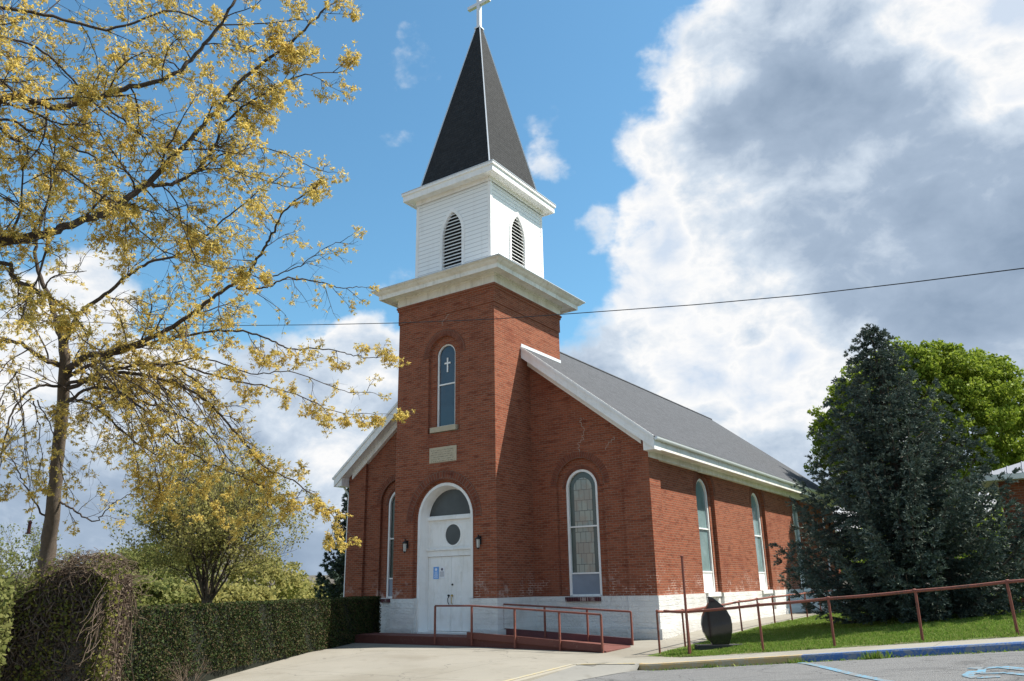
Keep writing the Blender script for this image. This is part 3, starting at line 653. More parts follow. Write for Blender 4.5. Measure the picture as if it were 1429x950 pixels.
for P in Bs:
    mb = MB(); tf1 = pointed(LW+.115, LZ, 2.3); tf0 = pointed(LW-.01, LZ, 2.5)
    ring(mb, P, outline(0, LW+.115, LB, tf1), outline(0, LW-.01, LB, tf0), -.035, .10)
    lv = mb.build('louvred_window', M['white'], church)
    mb = MB(); z = LB+.02
    while z < 16.0:
        zc = z+.05
        hw_ = LW if zc < LZ else max(0, LW*2.5*math.sqrt(max(0, 1-((zc-LZ)/(LW*2.5))**2))-LW*1.5)
        if hw_ > .05:
            vs = [P.p(u, zz, dd) for u in (-hw_, hw_) for zz, dd in ((z, .0), (z+.018, .0), (z+.125, .12), (z+.107, .12))]
            mb.add(vs, [(0, 1, 2, 3), (7, 6, 5, 4), (0, 4, 5, 1), (1, 5, 6, 2), (2, 6, 7, 3), (3, 7, 4, 0)])
        z += .148
    mb.build('louvre_slats', M['white'], lv)
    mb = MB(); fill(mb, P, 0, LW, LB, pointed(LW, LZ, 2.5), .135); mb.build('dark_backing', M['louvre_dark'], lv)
mb = MB()
mb.sq(cx, cy, [(HB+.045, 16.70), (HB+.045, 16.90), (2.26, 16.93), (2.26, 16.86), (2.30, 16.86), (2.30, 17.10), (2.35, 17.12), (2.35, 17.235), (2.33, 17.25)])
be = mb.build('belfry_eaves', M['white'], church)
mb = MB(); mb.sq(cx, cy, [(2.365, 17.232), (2.365, 17.26), (1.84, 17.36)]); mb.build('eaves_roof', M['metaltrim'], be)
AP = 26.02; sh = 1.86; st_ = .11
mb = MB(); mb.sq(cx, cy, [(sh, 17.3), (st_, AP)], cap1=True); spire = mb.build('spire', M['spire'], church)
mb = MB()
for sx_, sy_ in ((1, -1), (1, 1), (-1, -1), (-1, 1)): mb.tube([(cx+sx_*sh, cy+sy_*sh, 17.32), (cx+sx_*st_, cy+sy_*st_, AP)], [.036, .028], 4)
mb.sq(cx, cy, [(st_+.05, AP-.06), (st_+.05, AP+.02), (st_-.02, AP+.12)], cap1=True)
mb.build('hip_trim', M['metaltrim'], spire)
mb = MB(); mb.box(cx-.085, cx+.085, cy-.085, cy+.085, AP+.1, AP+2.15); mb.box(cx-.62, cx-.086, cy-.08, cy+.08, AP+1.27, AP+1.44); mb.box(cx+.086, cx+.62, cy-.08, cy+.08, AP+1.27, AP+1.44)
mb.build('cross', M['metaltrim'], church)
# --- tower window
P = Plane(T_f.p(0, 0, .17), T_f.u, T_f.n)
def window(P, c, hw, zb_, zs, fw, dep, gm, bars, sub=None, parent=church):
    mb = MB(); ring(mb, P, outline(c, hw, zb_, rnd(hw, zs)), outline(c, hw-fw, zb_+fw, rnd(hw-fw, zs)), 0., dep)
    pbox(mb, P, c-hw+fw, c+hw-fw, zb_, zb_+fw, .001, dep)
    for zc in bars: pbox(mb, P, c-hw+fw, c+hw-fw, zc-.025, zc+.025, .02, dep)
    wn = mb.build('window', M['white'], parent)
    return wn
wn = window(P, -2.315, .435, 7.10, 9.83, .055, .10, None, [8.72])
mb = MB(); fill(mb, P, -2.315, .39, 7.14, rnd(.39, 9.83), .06); mb.build('pane', M['glass'], wn)
mb = MB(); pbox(mb, P, -2.315-.03, -2.315+.03, 9.18, 9.74, .03, .05); pbox(mb, P, -2.315-.14, -2.315-.031, 9.50, 9.56, .03, .05); pbox(mb, P, -2.315+.031, -2.315+.14, 9.50, 9.56, .03, .05)
mb.build('white_cross', M['white'], wn)
mb = MB(); pbox(mb, T_f, -2.315-.60, -2.315+.60, 6.90, 7.09, -.06, .12); mb.build('stone_sill', M['stone'], church)
# --- pale repointed cracks stepping along the brick joints
M['repoint'] = plain('pale_repointing_mortar', (.42, .36, .30), .95, var=.3, sc=20.)
for P, dp, u, z, z1 in ((N_f, SET, 2.02, 5.99, 7.15), (T_f, 0, -2.42, 10.98, 11.36), (N_f, SET, 3.05, 5.95, 6.3)):
    mb = MB(); rc = random.Random(int(z*100)); path = [(u, z)]
    while z < z1:
        z2 = z+.079; path.append((u, z2)); u2 = u+rc.choice((-.06, .0, .06, .12, .12)); path.append((u2, z2)) if u2 != u else None; u, z = u2, z2
    for (ua, za), (ub, zb_) in zip(path, path[1:]): pbox(mb, P, min(ua, ub)-.006, max(ua, ub)+.006, min(za, zb_)-.006, max(za, zb_)+.006, dp-.004, dp+.01)
    mb.build('repointed_crack', M['repoint'], church)
# --- plaque
mb = MB(); pbox(mb, T_f, -2.95, -1.70, 5.79, 6.34, -.02, .05); pq = mb.build('plaque', M['stone'], church)
mb = MB(); rr = random.Random(3)
for k in range(6):
    z = 6.25-k*.08; u = -2.87+rr.random()*.08
    while u < -1.80-rr.random()*.1:
        wd = .02+rr.random()*.028; hh = .028+rr.random()*.014
        pbox(mb, T_f, u, u+.007, z-hh, z, -.0225, -.015); pbox(mb, T_f, u+.009, u+wd, z-.007 if rr.random() < .5 else z-hh, z if rr.random() < .5 else z-hh+.007, -.0225, -.015)
        u += wd+.012+(.04 if rr.random() < .18 else 0)
mb.build('carved_inscription', M['carve'], pq)
# --- door case
dd0 = .10; dd1 = .50
mb = MB(); tf1, tf0 = rnd(1.24, 3.82), rnd(1.14, 3.82)
ring(mb, T_f, outline(DC, 1.24, .02, tf1), outline(DC, 1.14, .02, tf0), dd0, dd0+.06)
o1 = outline(DC, 1.14, .02, tf0); o2 = outline(DC, 1.04, .02, rnd(1.04, 3.82))
for i in range(len(o1)-1): mb.add([T_f.p(*o1[i], dd0+.03), T_f.p(*o1[i+1], dd0+.03), T_f.p(*o2[i+1], dd1), T_f.p(*o2[i], dd1)], [(0, 1, 2, 3)])
# mouldings on the splayed jamb
pbox(mb, T_f, DC-1.06, DC+1.06, 2.54, 2.74, dd1-.07, dd1+.02); pbox(mb, T_f, DC-1.06, DC+1.06, 2.742, 2.80, dd1-.12, dd1+.02)
pbox(mb, T_f, DC-1.06, DC+1.06, 3.80, 3.90, dd1-.10, dd1+.02); pbox(mb, T_f, DC-1.06, DC+1.06, 3.903, 3.95, dd1-.05, dd1+.02)
pbox(mb, T_f, DC-1.06, DC+1.06, 2.80, 3.80, dd1, dd1+.05)
for u0, u1, z0, z1 in ((DC-.93, DC-.90, 2.88, 3.72), (DC+.90, DC+.93, 2.88, 3.72), (DC-.90, DC+.90, 2.88, 2.91), (DC-.90, DC+.90, 3.69, 3.72)): pbox(mb, T_f, u0, u1, z0, z1, dd1-.015, dd1)
pbox(mb, T_f, DC-1.13, DC+1.13, -.35, .045, .02, dd1+.06)
dc = mb.build('door_case', M['white'], church)
mb = MB(); R2 = rnd(.98, 3.86)
for a0, b0 in zip(xs_(1.0), xs_(1.0)[1:]): mb.add([T_f.p(DC+a0, 3.9, dd1+.012), T_f.p(DC+b0, 3.9, dd1+.012), T_f.p(DC+b0, max(3.9, rnd(1.06, 3.82)(b0)), dd1+.012), T_f.p(DC+a0, max(3.9, rnd(1.06, 3.82)(a0)), dd1+.012)], [(0, 1, 2, 3)])
mb.build('fanlight', M['fanglass'], dc)
mb = MB(); oc = (DC+.07, 3.27)
k = 24; el = lambda rx, rz: [(oc[0]+rx*math.cos(2*math.pi*i/k), oc[1]+rz*math.sin(2*math.pi*i/k)) for i in range(k+1)]
ring(mb, T_f, el(.40, .42), el(.34, .36), dd1-.025, dd1+.01); mb.build('oval_window_frame', M['white'], dc)
mb = MB(); e1 = el(.34, .36)
for i in range(k): mb.add([T_f.p(*oc, dd1-.006), T_f.p(*e1[i], dd1-.006), T_f.p(*e1[i+1], dd1-.006)], [(0, 1, 2)])
ov = mb.build('oval_pane', M['fanglass'], dc)
# leaf doors
for s in (-1, 1):
    u0, u1 = (DC-1.03, DC-.006) if s < 0 else (DC+.006, DC+1.03)
    mb = MB(); pbox(mb, T_f, u0, u1, .06, 2.53, dd1-.02, dd1+.03)
    uc = (u0+u1)/2
    for z0, z1 in ((.18, .78), (.90, 1.18), (1.30, 2.02), (2.12, 2.42)):
        for uu in (uc-.235, uc+.235):
            pbox(mb, T_f, uu-.185, uu+.185, z0, z1, dd1-.028, dd1-.02)
            pbox(mb, T_f, uu-.145, uu+.145, z0+.04, z1-.04, dd1-.036, dd1-.028)
    dr = mb.build('door', M['white'], church)
    hx = DC+s*.075
    mb = MB(); mb.tube([T_f.p(hx, 1.22, dd1-.04), T_f.p(hx, 1.22, dd1-.09)], .035, 10); mb.tube([T_f.p(hx, 1.19, dd1-.045), T_f.p(hx+.01*s, 1.12, dd1-.10), T_f.p(hx, 1.0, dd1-.10), T_f.p(hx, .93, dd1-.045)], .013, 8)
    mb.build('handle', M['black'] if s < 0 else M['brass'], dr)
    if s > 0: mb = MB(); mb.tube([T_f.p(hx, 1.58, dd1-.02), T_f.p(hx, 1.58, dd1-.06)], .032, 10); mb.build('lock', M['black'], dr)
# --- nave front windows
for c in (FW, FWL):
    P = Plane(N_f.p(0, 0, SET+.14), N_f.u, N_f.n)
    wn = window(P, c, .625, hp-.03, 4.76, .085, .13, None, [1.87, 3.42])
    mb = MB(); pbox(mb, P, c-.54, c+.54, 1.17, 1.845, .05, .07); mb.build('lower_panel', M['bluepane'], wn)
    mb = MB(); fill(mb, P, c, .56, 1.88, rnd(.56, 4.76), .09); mb.build('border_glass', M['greenlead'], wn)
    mb = MB(); fill(mb, P, c, .36, 1.9, rnd(.36, 4.74), .08); mb.build('pane', M['leaded'], wn)
    mb = MB(); pbox(mb, N_f, c-.66, c+.66, hp-.165, hp-.03, -.03, SET+.25); mb.build('brick_sill', M['soldier'], church)
for c in SW:
    P = Plane(N_s.p(0, 0, SET+.16), N_s.u, N_s.n)
    wn = window(P, c, .62, hp+.02, 4.72, .085, .13, None, [1.88, 3.45])
    mb = MB(); pbox(mb, P, c-.54, c+.54, hp+.06, 1.86, .04, .06); mb.build('lower_panel', M['white'], wn)
    mb = MB(); fill(mb, P, c, .56, 1.89, rnd(.56, 4.72), .07); mb.build('pane', M['sideglass'], wn)
    mb = MB(); pbox(mb, N_s, c-.66, c+.66, hp-.13, hp+.018, -.02+.1, SET+.3); mb.build('sill', M['white'], church)
# --- wall lanterns
for lx in (-3.93, -.66):
    mb = MB(); y = -.14
    mb.box(lx-.04, lx+.04, -.03, 0, 2.85, 3.12); mb.tube([(lx, -.02, 3.06), (lx, -.10, 3.14), (lx, y, 3.17), (lx, y, 3.10)], .014, 6)
    mb.lathe([(.015, .12), (.03, .10), (.10, .04), (.105, .02), (.02, 0)][::-1], (lx, y, 3.0), 8)
    mb.lathe([(.005, 0), (.03, .03), (.055, .05), (.06, .06)], (lx, y, 2.68), 8)
    for k in range(4): q_ = k*math.pi/2+.78; mb.tube([(lx+.06*math.cos(q_), y+.06*math.sin(q_), 2.73), (lx+.085*math.cos(q_), y+.085*math.sin(q_), 3.02)], .007, 4)
    ln = mb.build('wall_lantern', M['black'], church)
    mb = MB(); mb.lathe([(.045, 0), (.06, .27)], (lx, y, 2.74), 8); mb.build('lantern_glass', M['lampglass'], ln)
# --- paper notices on the door
def notice(u0, u1, z0, z1, m, ink, label, group=None):
    t = thing('paper_notice', label, 'notice', tuple(T_f.p((u0+u1)/2, z0, dd1-.04)))
    mb = MB(); pbox(mb, T_f, u0, u1, z0, z1, dd1-.0415, dd1-.037); mb.build('sheet', m, t)
    mb = MB(); r_ = random.Random(int(u0*100))
    mb.add([T_f.p((u0+u1)/2+.05*math.cos(k*.785), z1-.09+.05*math.sin(k*.785), dd1-.043) for k in range(8)], [tuple(range(8))])
    z = z1-.17
    while z > z0+.04:
        w_ = (u1-u0)*(.25+.15*r_.random()); pbox(mb, T_f, (u0+u1)/2-w_, (u0+u1)/2+w_, z-.014, z, dd1-.043, dd1-.0416); z -= .036
    mb.build('print', ink, t)
notice(-3.09, -2.84, 1.78, 2.19, M['paperblue'], M['inkw'], 'blue printed notice on the left leaf of the white church door')
notice(-2.82, -2.57, 1.80, 2.19, M['paperwhite'], M['ink'], 'white printed notice on the church door, right of the blue one')

# ------------------------------------------------------------------ ramp
ramp = thing('access_ramp', 'low red painted ramp and landing along the church front with steel handrails', 'ramp', (0, -.9, -.28))
def deckz(x): return np.interp(x, [-6.5, .2, 5.0], [.0, .0, -.24])
def gzz(x, y): return float(gz(x, y))
mb = MB(); XR = [-5.2, -3, .2, 1.8, 3.4, 4.8]
def yf(x): return -1.30-.10*max(0, x)/1.2
def yb(x): return -.07 if x < .1 else .25
for x0, x1 in zip(XR, XR[1:]):
    ya0, ya1 = yf(x0), yf(x1); b0 = b1 = (-.14 if x0 < .2 else .30)
    vs = [(x0, ya0, deckz(x0)), (x1, ya1, deckz(x1)), (x1, b1, deckz(x1)), (x0, b0, deckz(x0)), (x0, ya0, -.5), (x1, ya1, -.5), (x1, b1, -.5), (x0, b0, -.5)]
    mb.add(vs, [(0, 1, 2, 3), (0, 4, 5, 1), (2, 6, 7, 3), (1, 5, 6, 2), (0, 3, 7, 4)])
mb.build('deck', M['ramp'], ramp)
mb = MB()
def board(mb, pts, h, t=.05):
    for p, q_ in zip(pts, pts[1:]):
        vs = []
        for (x, y, z) in (p, q_): vs += [(x, y, z), (x, y+t, z), (x, y+t, z+h), (x, y, z+h)]
        mb.add(vs, [(0, 3, 7, 4)[::1], (1, 5, 6, 2), (3, 2, 6, 7), (0, 1, 2, 3), (4, 7, 6, 5), (0, 4, 5, 1)])
board(mb, [(x, yf(x)-.06, deckz(x)-.03) for x in (-.2, 1.8, 3.4, 4.75)], .19); mb.build('front_kick_board', M['ramp'], ramp)
mb = MB(); board(mb, [(x, .31, deckz(x)-.03) for x in (.06, 1.8, 3.4, 4.60)], .22); mb.build('rear_kick_board', M['rampdark'], ramp)
def handrail(xl, yfun, h, name='handrail'):
    mb = MB(); mb.tube([(x, yfun(x), deckz(x)+h) for x in xl], .027, 8); hr = mb.build(name, M['rail'], ramp)
    for x in xl:
        mb = MB(); mb.box(x-.025, x+.025, yfun(x)-.025, yfun(x)+.025, deckz(x)-.22, deckz(x)+h+.0); mb.build('post', M['rail'], hr)
    return hr
handrail([-1.45, .02, 1.72, 3.34, 4.74], lambda x: yf(x)-.09, .93)
handrail([.02, 1.62, 3.15, 4.62], lambda x: .30, .93)

# ------------------------------------------------------------------ steel rails on the lawn
def steelrail(pts, h, label, ext=None, group=None, base=None):
    t = thing('steel_railing', label, 'railing', (pts[0][0], pts[0][1], gzz(*pts[0])), group)
    topp = [(x, y, gzz(x, y)+hh) for (x, y), hh in zip(pts, h)]
    tl = list(topp)
    if ext: tl = [ext]+tl
    dense = [];
    for p, q_ in zip(tl, tl[1:]):
        for k in range(3): s = k/3; dense.append(tuple(np.array(p)*(1-s)+np.array(q_)*s+np.array([0, 0, -.012*math.sin(math.pi*s)])))
    dense.append(tl[-1])
    mb = MB(); mb.tube(dense, .033, 8); mb.build('top_rail', M['rail'], t)
    for (x, y, z) in topp:
        mb = MB(); j = random.uniform(-.02, .02)
        mb.tube([(x, y, gzz(x, y)-.1), (x+j, y+j, z-.03), (x+j*.5, y, z)], [.03, .03, .028], 8)
        mb.lathe([(.02, -.02), (.042, .0), (.042, .035), (.02, .05)], (x, y, z), 8); mb.build('post', M['rail'], t)
    return t
fa = [(6.28, -1.5), (6.27, .25), (6.30, 2.07), (6.34, 4.9), (6.40, 6.55), (6.44, 8.2), (6.45, 10.4), (6.42, 12.7), (6.4, 15.1), (6.38, 17.6)]
steelrail(fa, [1.04, .96, .95, .95, .94, .95, .95, .95, .95, .95], 'rusty red railing running back along the path beside the church wall')
fb = [(7.1, -1.43), (9.17, -2.0), (10.75, -1.75), (12.6, -1.75), (14.4, -1.75), (16.3, -1.8), (18.2, -1.8)]
steelrail(fb, [1.03, 1.06, 1.05, 1.04, 1.05, 1.05, 1.05], 'rusty red railing across the front of the lawn below the spruce', ext=(6.35, -1.2, gzz(6.4, -1.2)+1.04))
mb = MB(); x, y = 7.1, -1.52; z0 = gzz(x, y)
mb.tube([(x, y, z0-.1), (x-.0, y+.02, z0+2.42)], .035, 8); mb.lathe([(.03, 0), (.045, .01), (.045, .045), (.01, .06)], (x, y+.02, z0+2.40), 8)
tag(mb.build('steel_post', M['rail']), 'tall leaning rusty steel post at the end of the lawn railing', 'post')
# ------------------------------------------------------------------ black stone
p = np.array([7.35, -.02]); z0 = gzz(*p)
ms = thing('memorial_stone', 'polished black teardrop memorial stone on the lawn behind the railing', 'memorial stone', (p[0], p[1], z0))
ax = CR*np.array([1, 1, 0]); ax /= np.linalg.norm(ax); rot = math.radians(8); nx_ = np.array([ax[1], -ax[0], 0])
pr_ = [(-.20, 0), (-.33, .12), (-.44, .32), (-.47, .52), (-.44, .72), (-.35, .90), (-.27, 1.0), (-.235, 1.08), (-.24, 1.16), (-.27, 1.23), (-.20, 1.235), (-.10, 1.20), (.03, 1.10), (.16, .99), (.27, .85), (.345, .70), (.37, .52), (.36, .34), (.31, .18), (.24, 0)]
mb = MB(); th = .09; n = len(pr_); z1 = z0+.10
F1 = [np.array([p[0], p[1], z1])+ax*(u*.97+.03)+np.array([0, 0, z])-nx_*-th for u, z in pr_]; F2 = [v-nx_*2*th for v in F1]
mb.add(F1+F2, [tuple(range(n)), tuple(range(n, 2*n))[::-1]]+[(i, i+n, (i+1) % n+n, (i+1) % n) for i in range(n)])
o = mb.build('stone', M['granite'], ms); bv = o.modifiers.new('b', 'BEVEL'); bv.width = .015; bv.segments = 2; bv.limit_method = 'ANGLE'
mb = MB(); c3 = np.array([p[0], p[1], 0])
q4 = [c3+ax*u+nx_*v for u, v in ((-.62, -.22), (.68, -.22), (.68, .22), (-.62, .22))]
mb.add([(v[0], v[1], z0-.05) for v in q4]+[(v[0], v[1], z0+.10) for v in q4], [(0, 1, 2, 3), (7, 6, 5, 4), (0, 4, 5, 1), (1, 5, 6, 2), (2, 6, 7, 3), (3, 7, 4, 0)])
mb.build('base', M['granite_r'], ms)
# small dark bollard by the path
x, y = 5.5, 16.5; mb = MB(); mb.lathe([(.12, -.05), (.12, .36), (.15, .37), (.15, .46), (.06, .50)], (x, y, gzz(x, y)), 12)
tag(mb.build('bollard', M['black']), 'short dark bollard at the far end of the side path', 'bollard')

# ------------------------------------------------------------------ overhead cable
pts = [(1750, 322, 10.5), (1429, 374, 13.2), (1270, 394, 15), (1120, 411.5, 16.6), (970, 425, 18), (818, 436, 19.3), (690, 445, 20.5), (555, 450.5, 22), (440, 453, 23.5), (340, 454, 25), (180, 452, 27.5), (-80, 440, 31)]
mb = MB(); mb.tube([at(*q_) for q_ in pts], .011, 5); tag(mb.build('overhead_cable', M['cable']), 'thin black overhead cable crossing in front of the church tower', 'cable')

# ------------------------------------------------------------------ foliage helpers
def rdir(n):
    v = rng.normal(size=(n, 3)); return v/np.linalg.norm(v, axis=1)[:, None]
def leaves(C, size, aspect=.5, droop=None, jit=0., dirs=None):
    """quads (diamond) at centres C; returns V,F"""
    n = len(C); A = rdir(n) if dirs is None else dirs.copy()
    if droop is not None: A = A+np.array([0, 0, -droop]); A /= np.linalg.norm(A, axis=1)[:, None]
    B = np.cross(A, rdir(n)); B /= np.linalg.norm(B, axis=1)[:, None]+1e-9
    s = size*(.7+.6*rng.random(n))[:, None]
    V = np.stack([C-A*s*.5, C+B*s*aspect*.5, C+A*s*.5, C-B*s*aspect*.5], 1).reshape(-1, 3)
    return V, np.arange(4*n).reshape(-1, 4)
class Tubes:                                                     # many thin tubes, all quads
    def __init__(s): s.V = []; s.F = []; s.n = 0
    def add(s, P, r, k=4):
        P = np.asarray(P, float); n = len(P); r = np.broadcast_to(r, (n,))
        T = np.gradient(P, axis=0); T /= np.linalg.norm(T, axis=1)[:, None]+1e-9
        ref = np.array([.31, .2, .93]); A = np.cross(T, ref); A /= np.linalg.norm(A, axis=1)[:, None]+1e-9; B = np.cross(T, A)
        th = np.arange(k)*2*np.pi/k
        V = P[:, None]+r[:, None, None]*(A[:, None]*np.cos(th)[None, :, None]+B[:, None]*np.sin(th)[None, :, None])
        s.V.append(V.reshape(-1, 3)); i = np.arange(n-1)[:, None]*k; j = np.arange(k)[None]; j2 = (j+1) % k
        s.F.append(np.stack([i+j, i+j2, i+k+j2, i+k+j], -1).reshape(-1, 4)+s.n); s.n += n*k
    def build(s, name, m, parent=None): return fastmesh(name, np.concatenate(s.V), np.concatenate(s.F), m, parent, smooth=True)
def spline(P, m=6):
    P = np.asarray(P, float); n = len(P); Q = np.vstack([2*P[0]-P[1], P, 2*P[-1]-P[-2]]); o_ = []
    for i in range(n-1):
        p0, p1, p2, p3 = Q[i:i+4]
        for t in np.linspace(0, 1, m, endpoint=False):
            o_.append(.5*((2*p1)+(-p0+p2)*t+(2*p0-5*p1+4*p2-p3)*t*t+(-p0+3*p1-3*p2+p3)*t**3))
    o_.append(P[-1]); return np.array(o_)
class Tree:
    def __init__(s): s.big = Tubes(); s.tw = Tubes(); s.tips = []
    def grow(s, p, dr, L_, r, lev, wob=.35, grav=0., spread=.8, nb=(5, 5, 4), up=0.):
        nseg = max(3, int(L_/.16)); P = [p]; q_ = p.copy(); dr = dr/np.linalg.norm(dr)
        for i in range(nseg):
            dr = dr+rng.normal(size=3)*wob/math.sqrt(nseg)*.9+np.array([0, 0, -grav+up])/nseg; dr /= np.linalg.norm(dr)
            q_ = q_+dr*L_/nseg; P.append(q_.copy())
        P = np.array(P); rr_ = np.linspace(r, r*.35, len(P))
        (s.big if r > .02 else s.tw).add(P, rr_, 6 if r > .03 else 3)
        if lev <= 0:
            for i in range(1, len(P)):
                s.tips.append((P[i], dr, i/(len(P)-1)))
            return
        k = nb[min(lev, len(nb)-1)]
        for j in range(k):
            f = .2+.8*(j+rng.random())/k; i = min(len(P)-2, int(f*(len(P)-1))); t = P[i+1]-P[i]; t /= np.linalg.norm(t)
            v = np.cross(t, rdir(1)[0]); v /= np.linalg.norm(v); nd = t*(1-spread*.45)+v*spread*(.6+.5*rng.random())
            s.grow(P[i], nd, L_*(.62-.25*f)*(.7+.6*rng.random()), max(.0035, r*.45), lev-1, wob, grav, spread, nb, up)
        s.tips.append((P[-1], dr, 1.))
def catkins(tips, keep, n, size, spread):
    C = []; 
    for (p, dr, f) in tips:
        if rng.random() > keep: continue
        k = max(2, int(n*(.4+1.1*rng.random()))); c = p+rng.normal(size=(k, 3))*spread*(.5+rng.random())
        C.append(c)
    return np.concatenate(C)

def bursts(tips, keep, n, ln):
    C = []; Dn = []
    for (p, dr, f) in tips:
        if rng.random() > keep: continue
        for b in range(1 if rng.random() < .6 else 2):
            k = max(4, int(n*(.5+rng.random()))); c = p+rng.normal(size=3)*.035; dd = rdir(k)+np.array([0, 0, -.45])+dr*.3; dd /= np.linalg.norm(dd, axis=1)[:, None]
            C.append(c+dd*(ln*(.35+.5*rng.random(k)))[:, None]); Dn.append(dd)
    return np.concatenate(C), np.concatenate(Dn)
# ------------------------------------------------------------------ oaks on the left
def limb(tr, pts, r0, r1, side, lev=2, grav=.25, Ls=(1.0, 1.9), every=.36, up=0., spread=.85, stop=0.):
    P = spline([at(*q_) for q_ in pts], 7)
    jit = rng.normal(size=P.shape)*.012; P = P+jit
    seg = np.linalg.norm(np.diff(P, axis=0), axis=1); s_ = np.concatenate([[0], np.cumsum(seg)]); tot = s_[-1]
    rr_ = (r0+(r1-r0)*(s_/tot)**.7)*.72; tr.big.add(P, rr_, 7)
    t = every*rng.random()+stop
    while t < tot:
        i = min(len(P)-2, int(np.searchsorted(s_, t))-0); i = max(0, min(i, len(P)-2)); dr = P[i+1]-P[i]; dr /= np.linalg.norm(dr)
        v = np.cross(dr, rdir(1)[0]); v /= np.linalg.norm(v); nd = dr*.7+v*spread
        fr = t/tot; tr.grow(P[i], nd, rng.uniform(*Ls)*(1.1-.72*fr), max(.008, min(.022, rr_[i]*.45)), lev, .45, grav, .85, (4, 5, 5), up)
        t += every*(.5+rng.random())
    tr.grow(P[-1], P[-1]-P[-2], rng.uniform(*Ls)*.3, max(.005, r1*.7), min(1, lev), .35, grav, .7, (3, 4, 3), up)
def oak(name, label, cat, base, limbs, trunk, keep, n, size, m_leaf, m_bark):
    t = thing(name, label, cat, base); tr = Tree()
    if trunk:
        P = spline(trunk[0], 5); tr2 = Tubes(); P = P+rng.normal(size=P.shape)*.01; tr2.add(P, np.interp(np.linspace(0, 1, len(P)), np.linspace(0, 1, len(trunk[1])), trunk[1]), 12)
        tr2.build('trunk', M['palebark'], t)
    for l in limbs: limb(tr, *l[0], **l[1])
    tr.big.build('limbs', m_bark, t)
    if tr.tw.n: tr.tw.build('twigs', M['twig'], t)
    C, Dn = bursts(tr.tips, keep, n, size); V, F = leaves(C, size, .30, dirs=Dn); fastmesh('crown', V, F, m_leaf, t)
    print(name, 'tips', len(tr.tips), 'leaves', len(C)); return t
LB = lambda pts, r0, r1, **k: ((pts, r0, r1, 1), k)
NR = .8
near = [LB([(-330, 330, 9.5), (-180, 230, 10), (0, 142, 10.6), (45, 141, 10.8), (85, 150, 11), (140, 135, 11.2), (165, 126, 11.3), (235, 108, 11.5), (280, 70, 11.8), (318, 15, 12), (350, -50, 12.3)], .11, .025),
        LB([(-330, 380, 9.5), (-150, 360, 10), (30, 332, 10.8), (75, 322, 11), (110, 308, 11.2), (150, 295, 11.4), (205, 255, 11.7), (260, 200, 12), (300, 155, 12.3), (345, 105, 12.7), (410, 55, 13.1), (455, 10, 13.5)], .13, .022),
        LB([(205, 258, 11.7), (240, 256, 11.9), (272, 240, 12.1), (298, 205, 12.4), (318, 165, 12.7), (370, 130, 13), (425, 105, 13.4), (470, 100, 13.8)], .045, .012),
        LB([(-330, 400, 9.5), (-150, 350, 10), (0, 365, 10.6), (20, 388, 10.8), (50, 405, 11), (80, 420, 11.2), (105, 440, 11.4)], .075, .03, Ls=(.8, 1.5)),
        LB([(-300, 240, 9.8), (-100, 170, 10.3), (0, 165, 11), (45, 182, 11.3), (100, 205, 11.6), (175, 240, 12), (240, 300, 12.3), (290, 330, 12.6)], .05, .010, grav=.4),
        LB([(-300, 200, 9.9), (-60, 160, 10.8), (20, 195, 11.4), (90, 235, 11.9), (160, 290, 12.3), (230, 350, 12.6), (300, 372, 12.9), (350, 372, 13.2)], .045, .009, grav=.35),
        LB([(272, 242, 12.1), (330, 205, 12.5), (390, 212, 13), (440, 235, 13.4), (465, 240, 13.6)], .022, .007, Ls=(.6, 1.1), lev=1),
        LB([(225, 262, 12), (300, 235, 12.4), (360, 250, 12.9), (420, 262, 13.3), (450, 250, 13.6)], .02, .006, Ls=(.6, 1.1), lev=1),
        LB([(-300, 60, 10), (-60, 10, 10.8), (60, 20, 11.4), (150, 40, 11.8), (240, 15, 12.2), (300, 35, 12.6), (400, 30, 13)], .06, .012),
        LB([(-300, 100, 10), (-60, 60, 10.6), (40, 60, 11.2), (100, 110, 11.6), (150, 160, 12), (210, 190, 12.3)], .05, .012),
        LB([(150, 150, 11.3), (200, 190, 11.8), (240, 240, 12.2), (270, 300, 12.5), (320, 330, 12.8)], .022, .007, lev=1)]
oak('oak_tree', 'spreading tree whose yellow blossoming limbs reach in high from the left edge', 'tree', tuple(at(-330, 900, 9.5)*np.array([1, 1, 0])+np.array([0, 0, -.3])), near,
    ([at(-330, 980, 9.5), at(-335, 600, 9.5), at(-330, 380, 9.5), at(-320, 150, 9.6), at(-300, -80, 9.8)], [.36, .28, .24, .18, .1]), .56, 12, .058, M['blossom'], M['bark'])
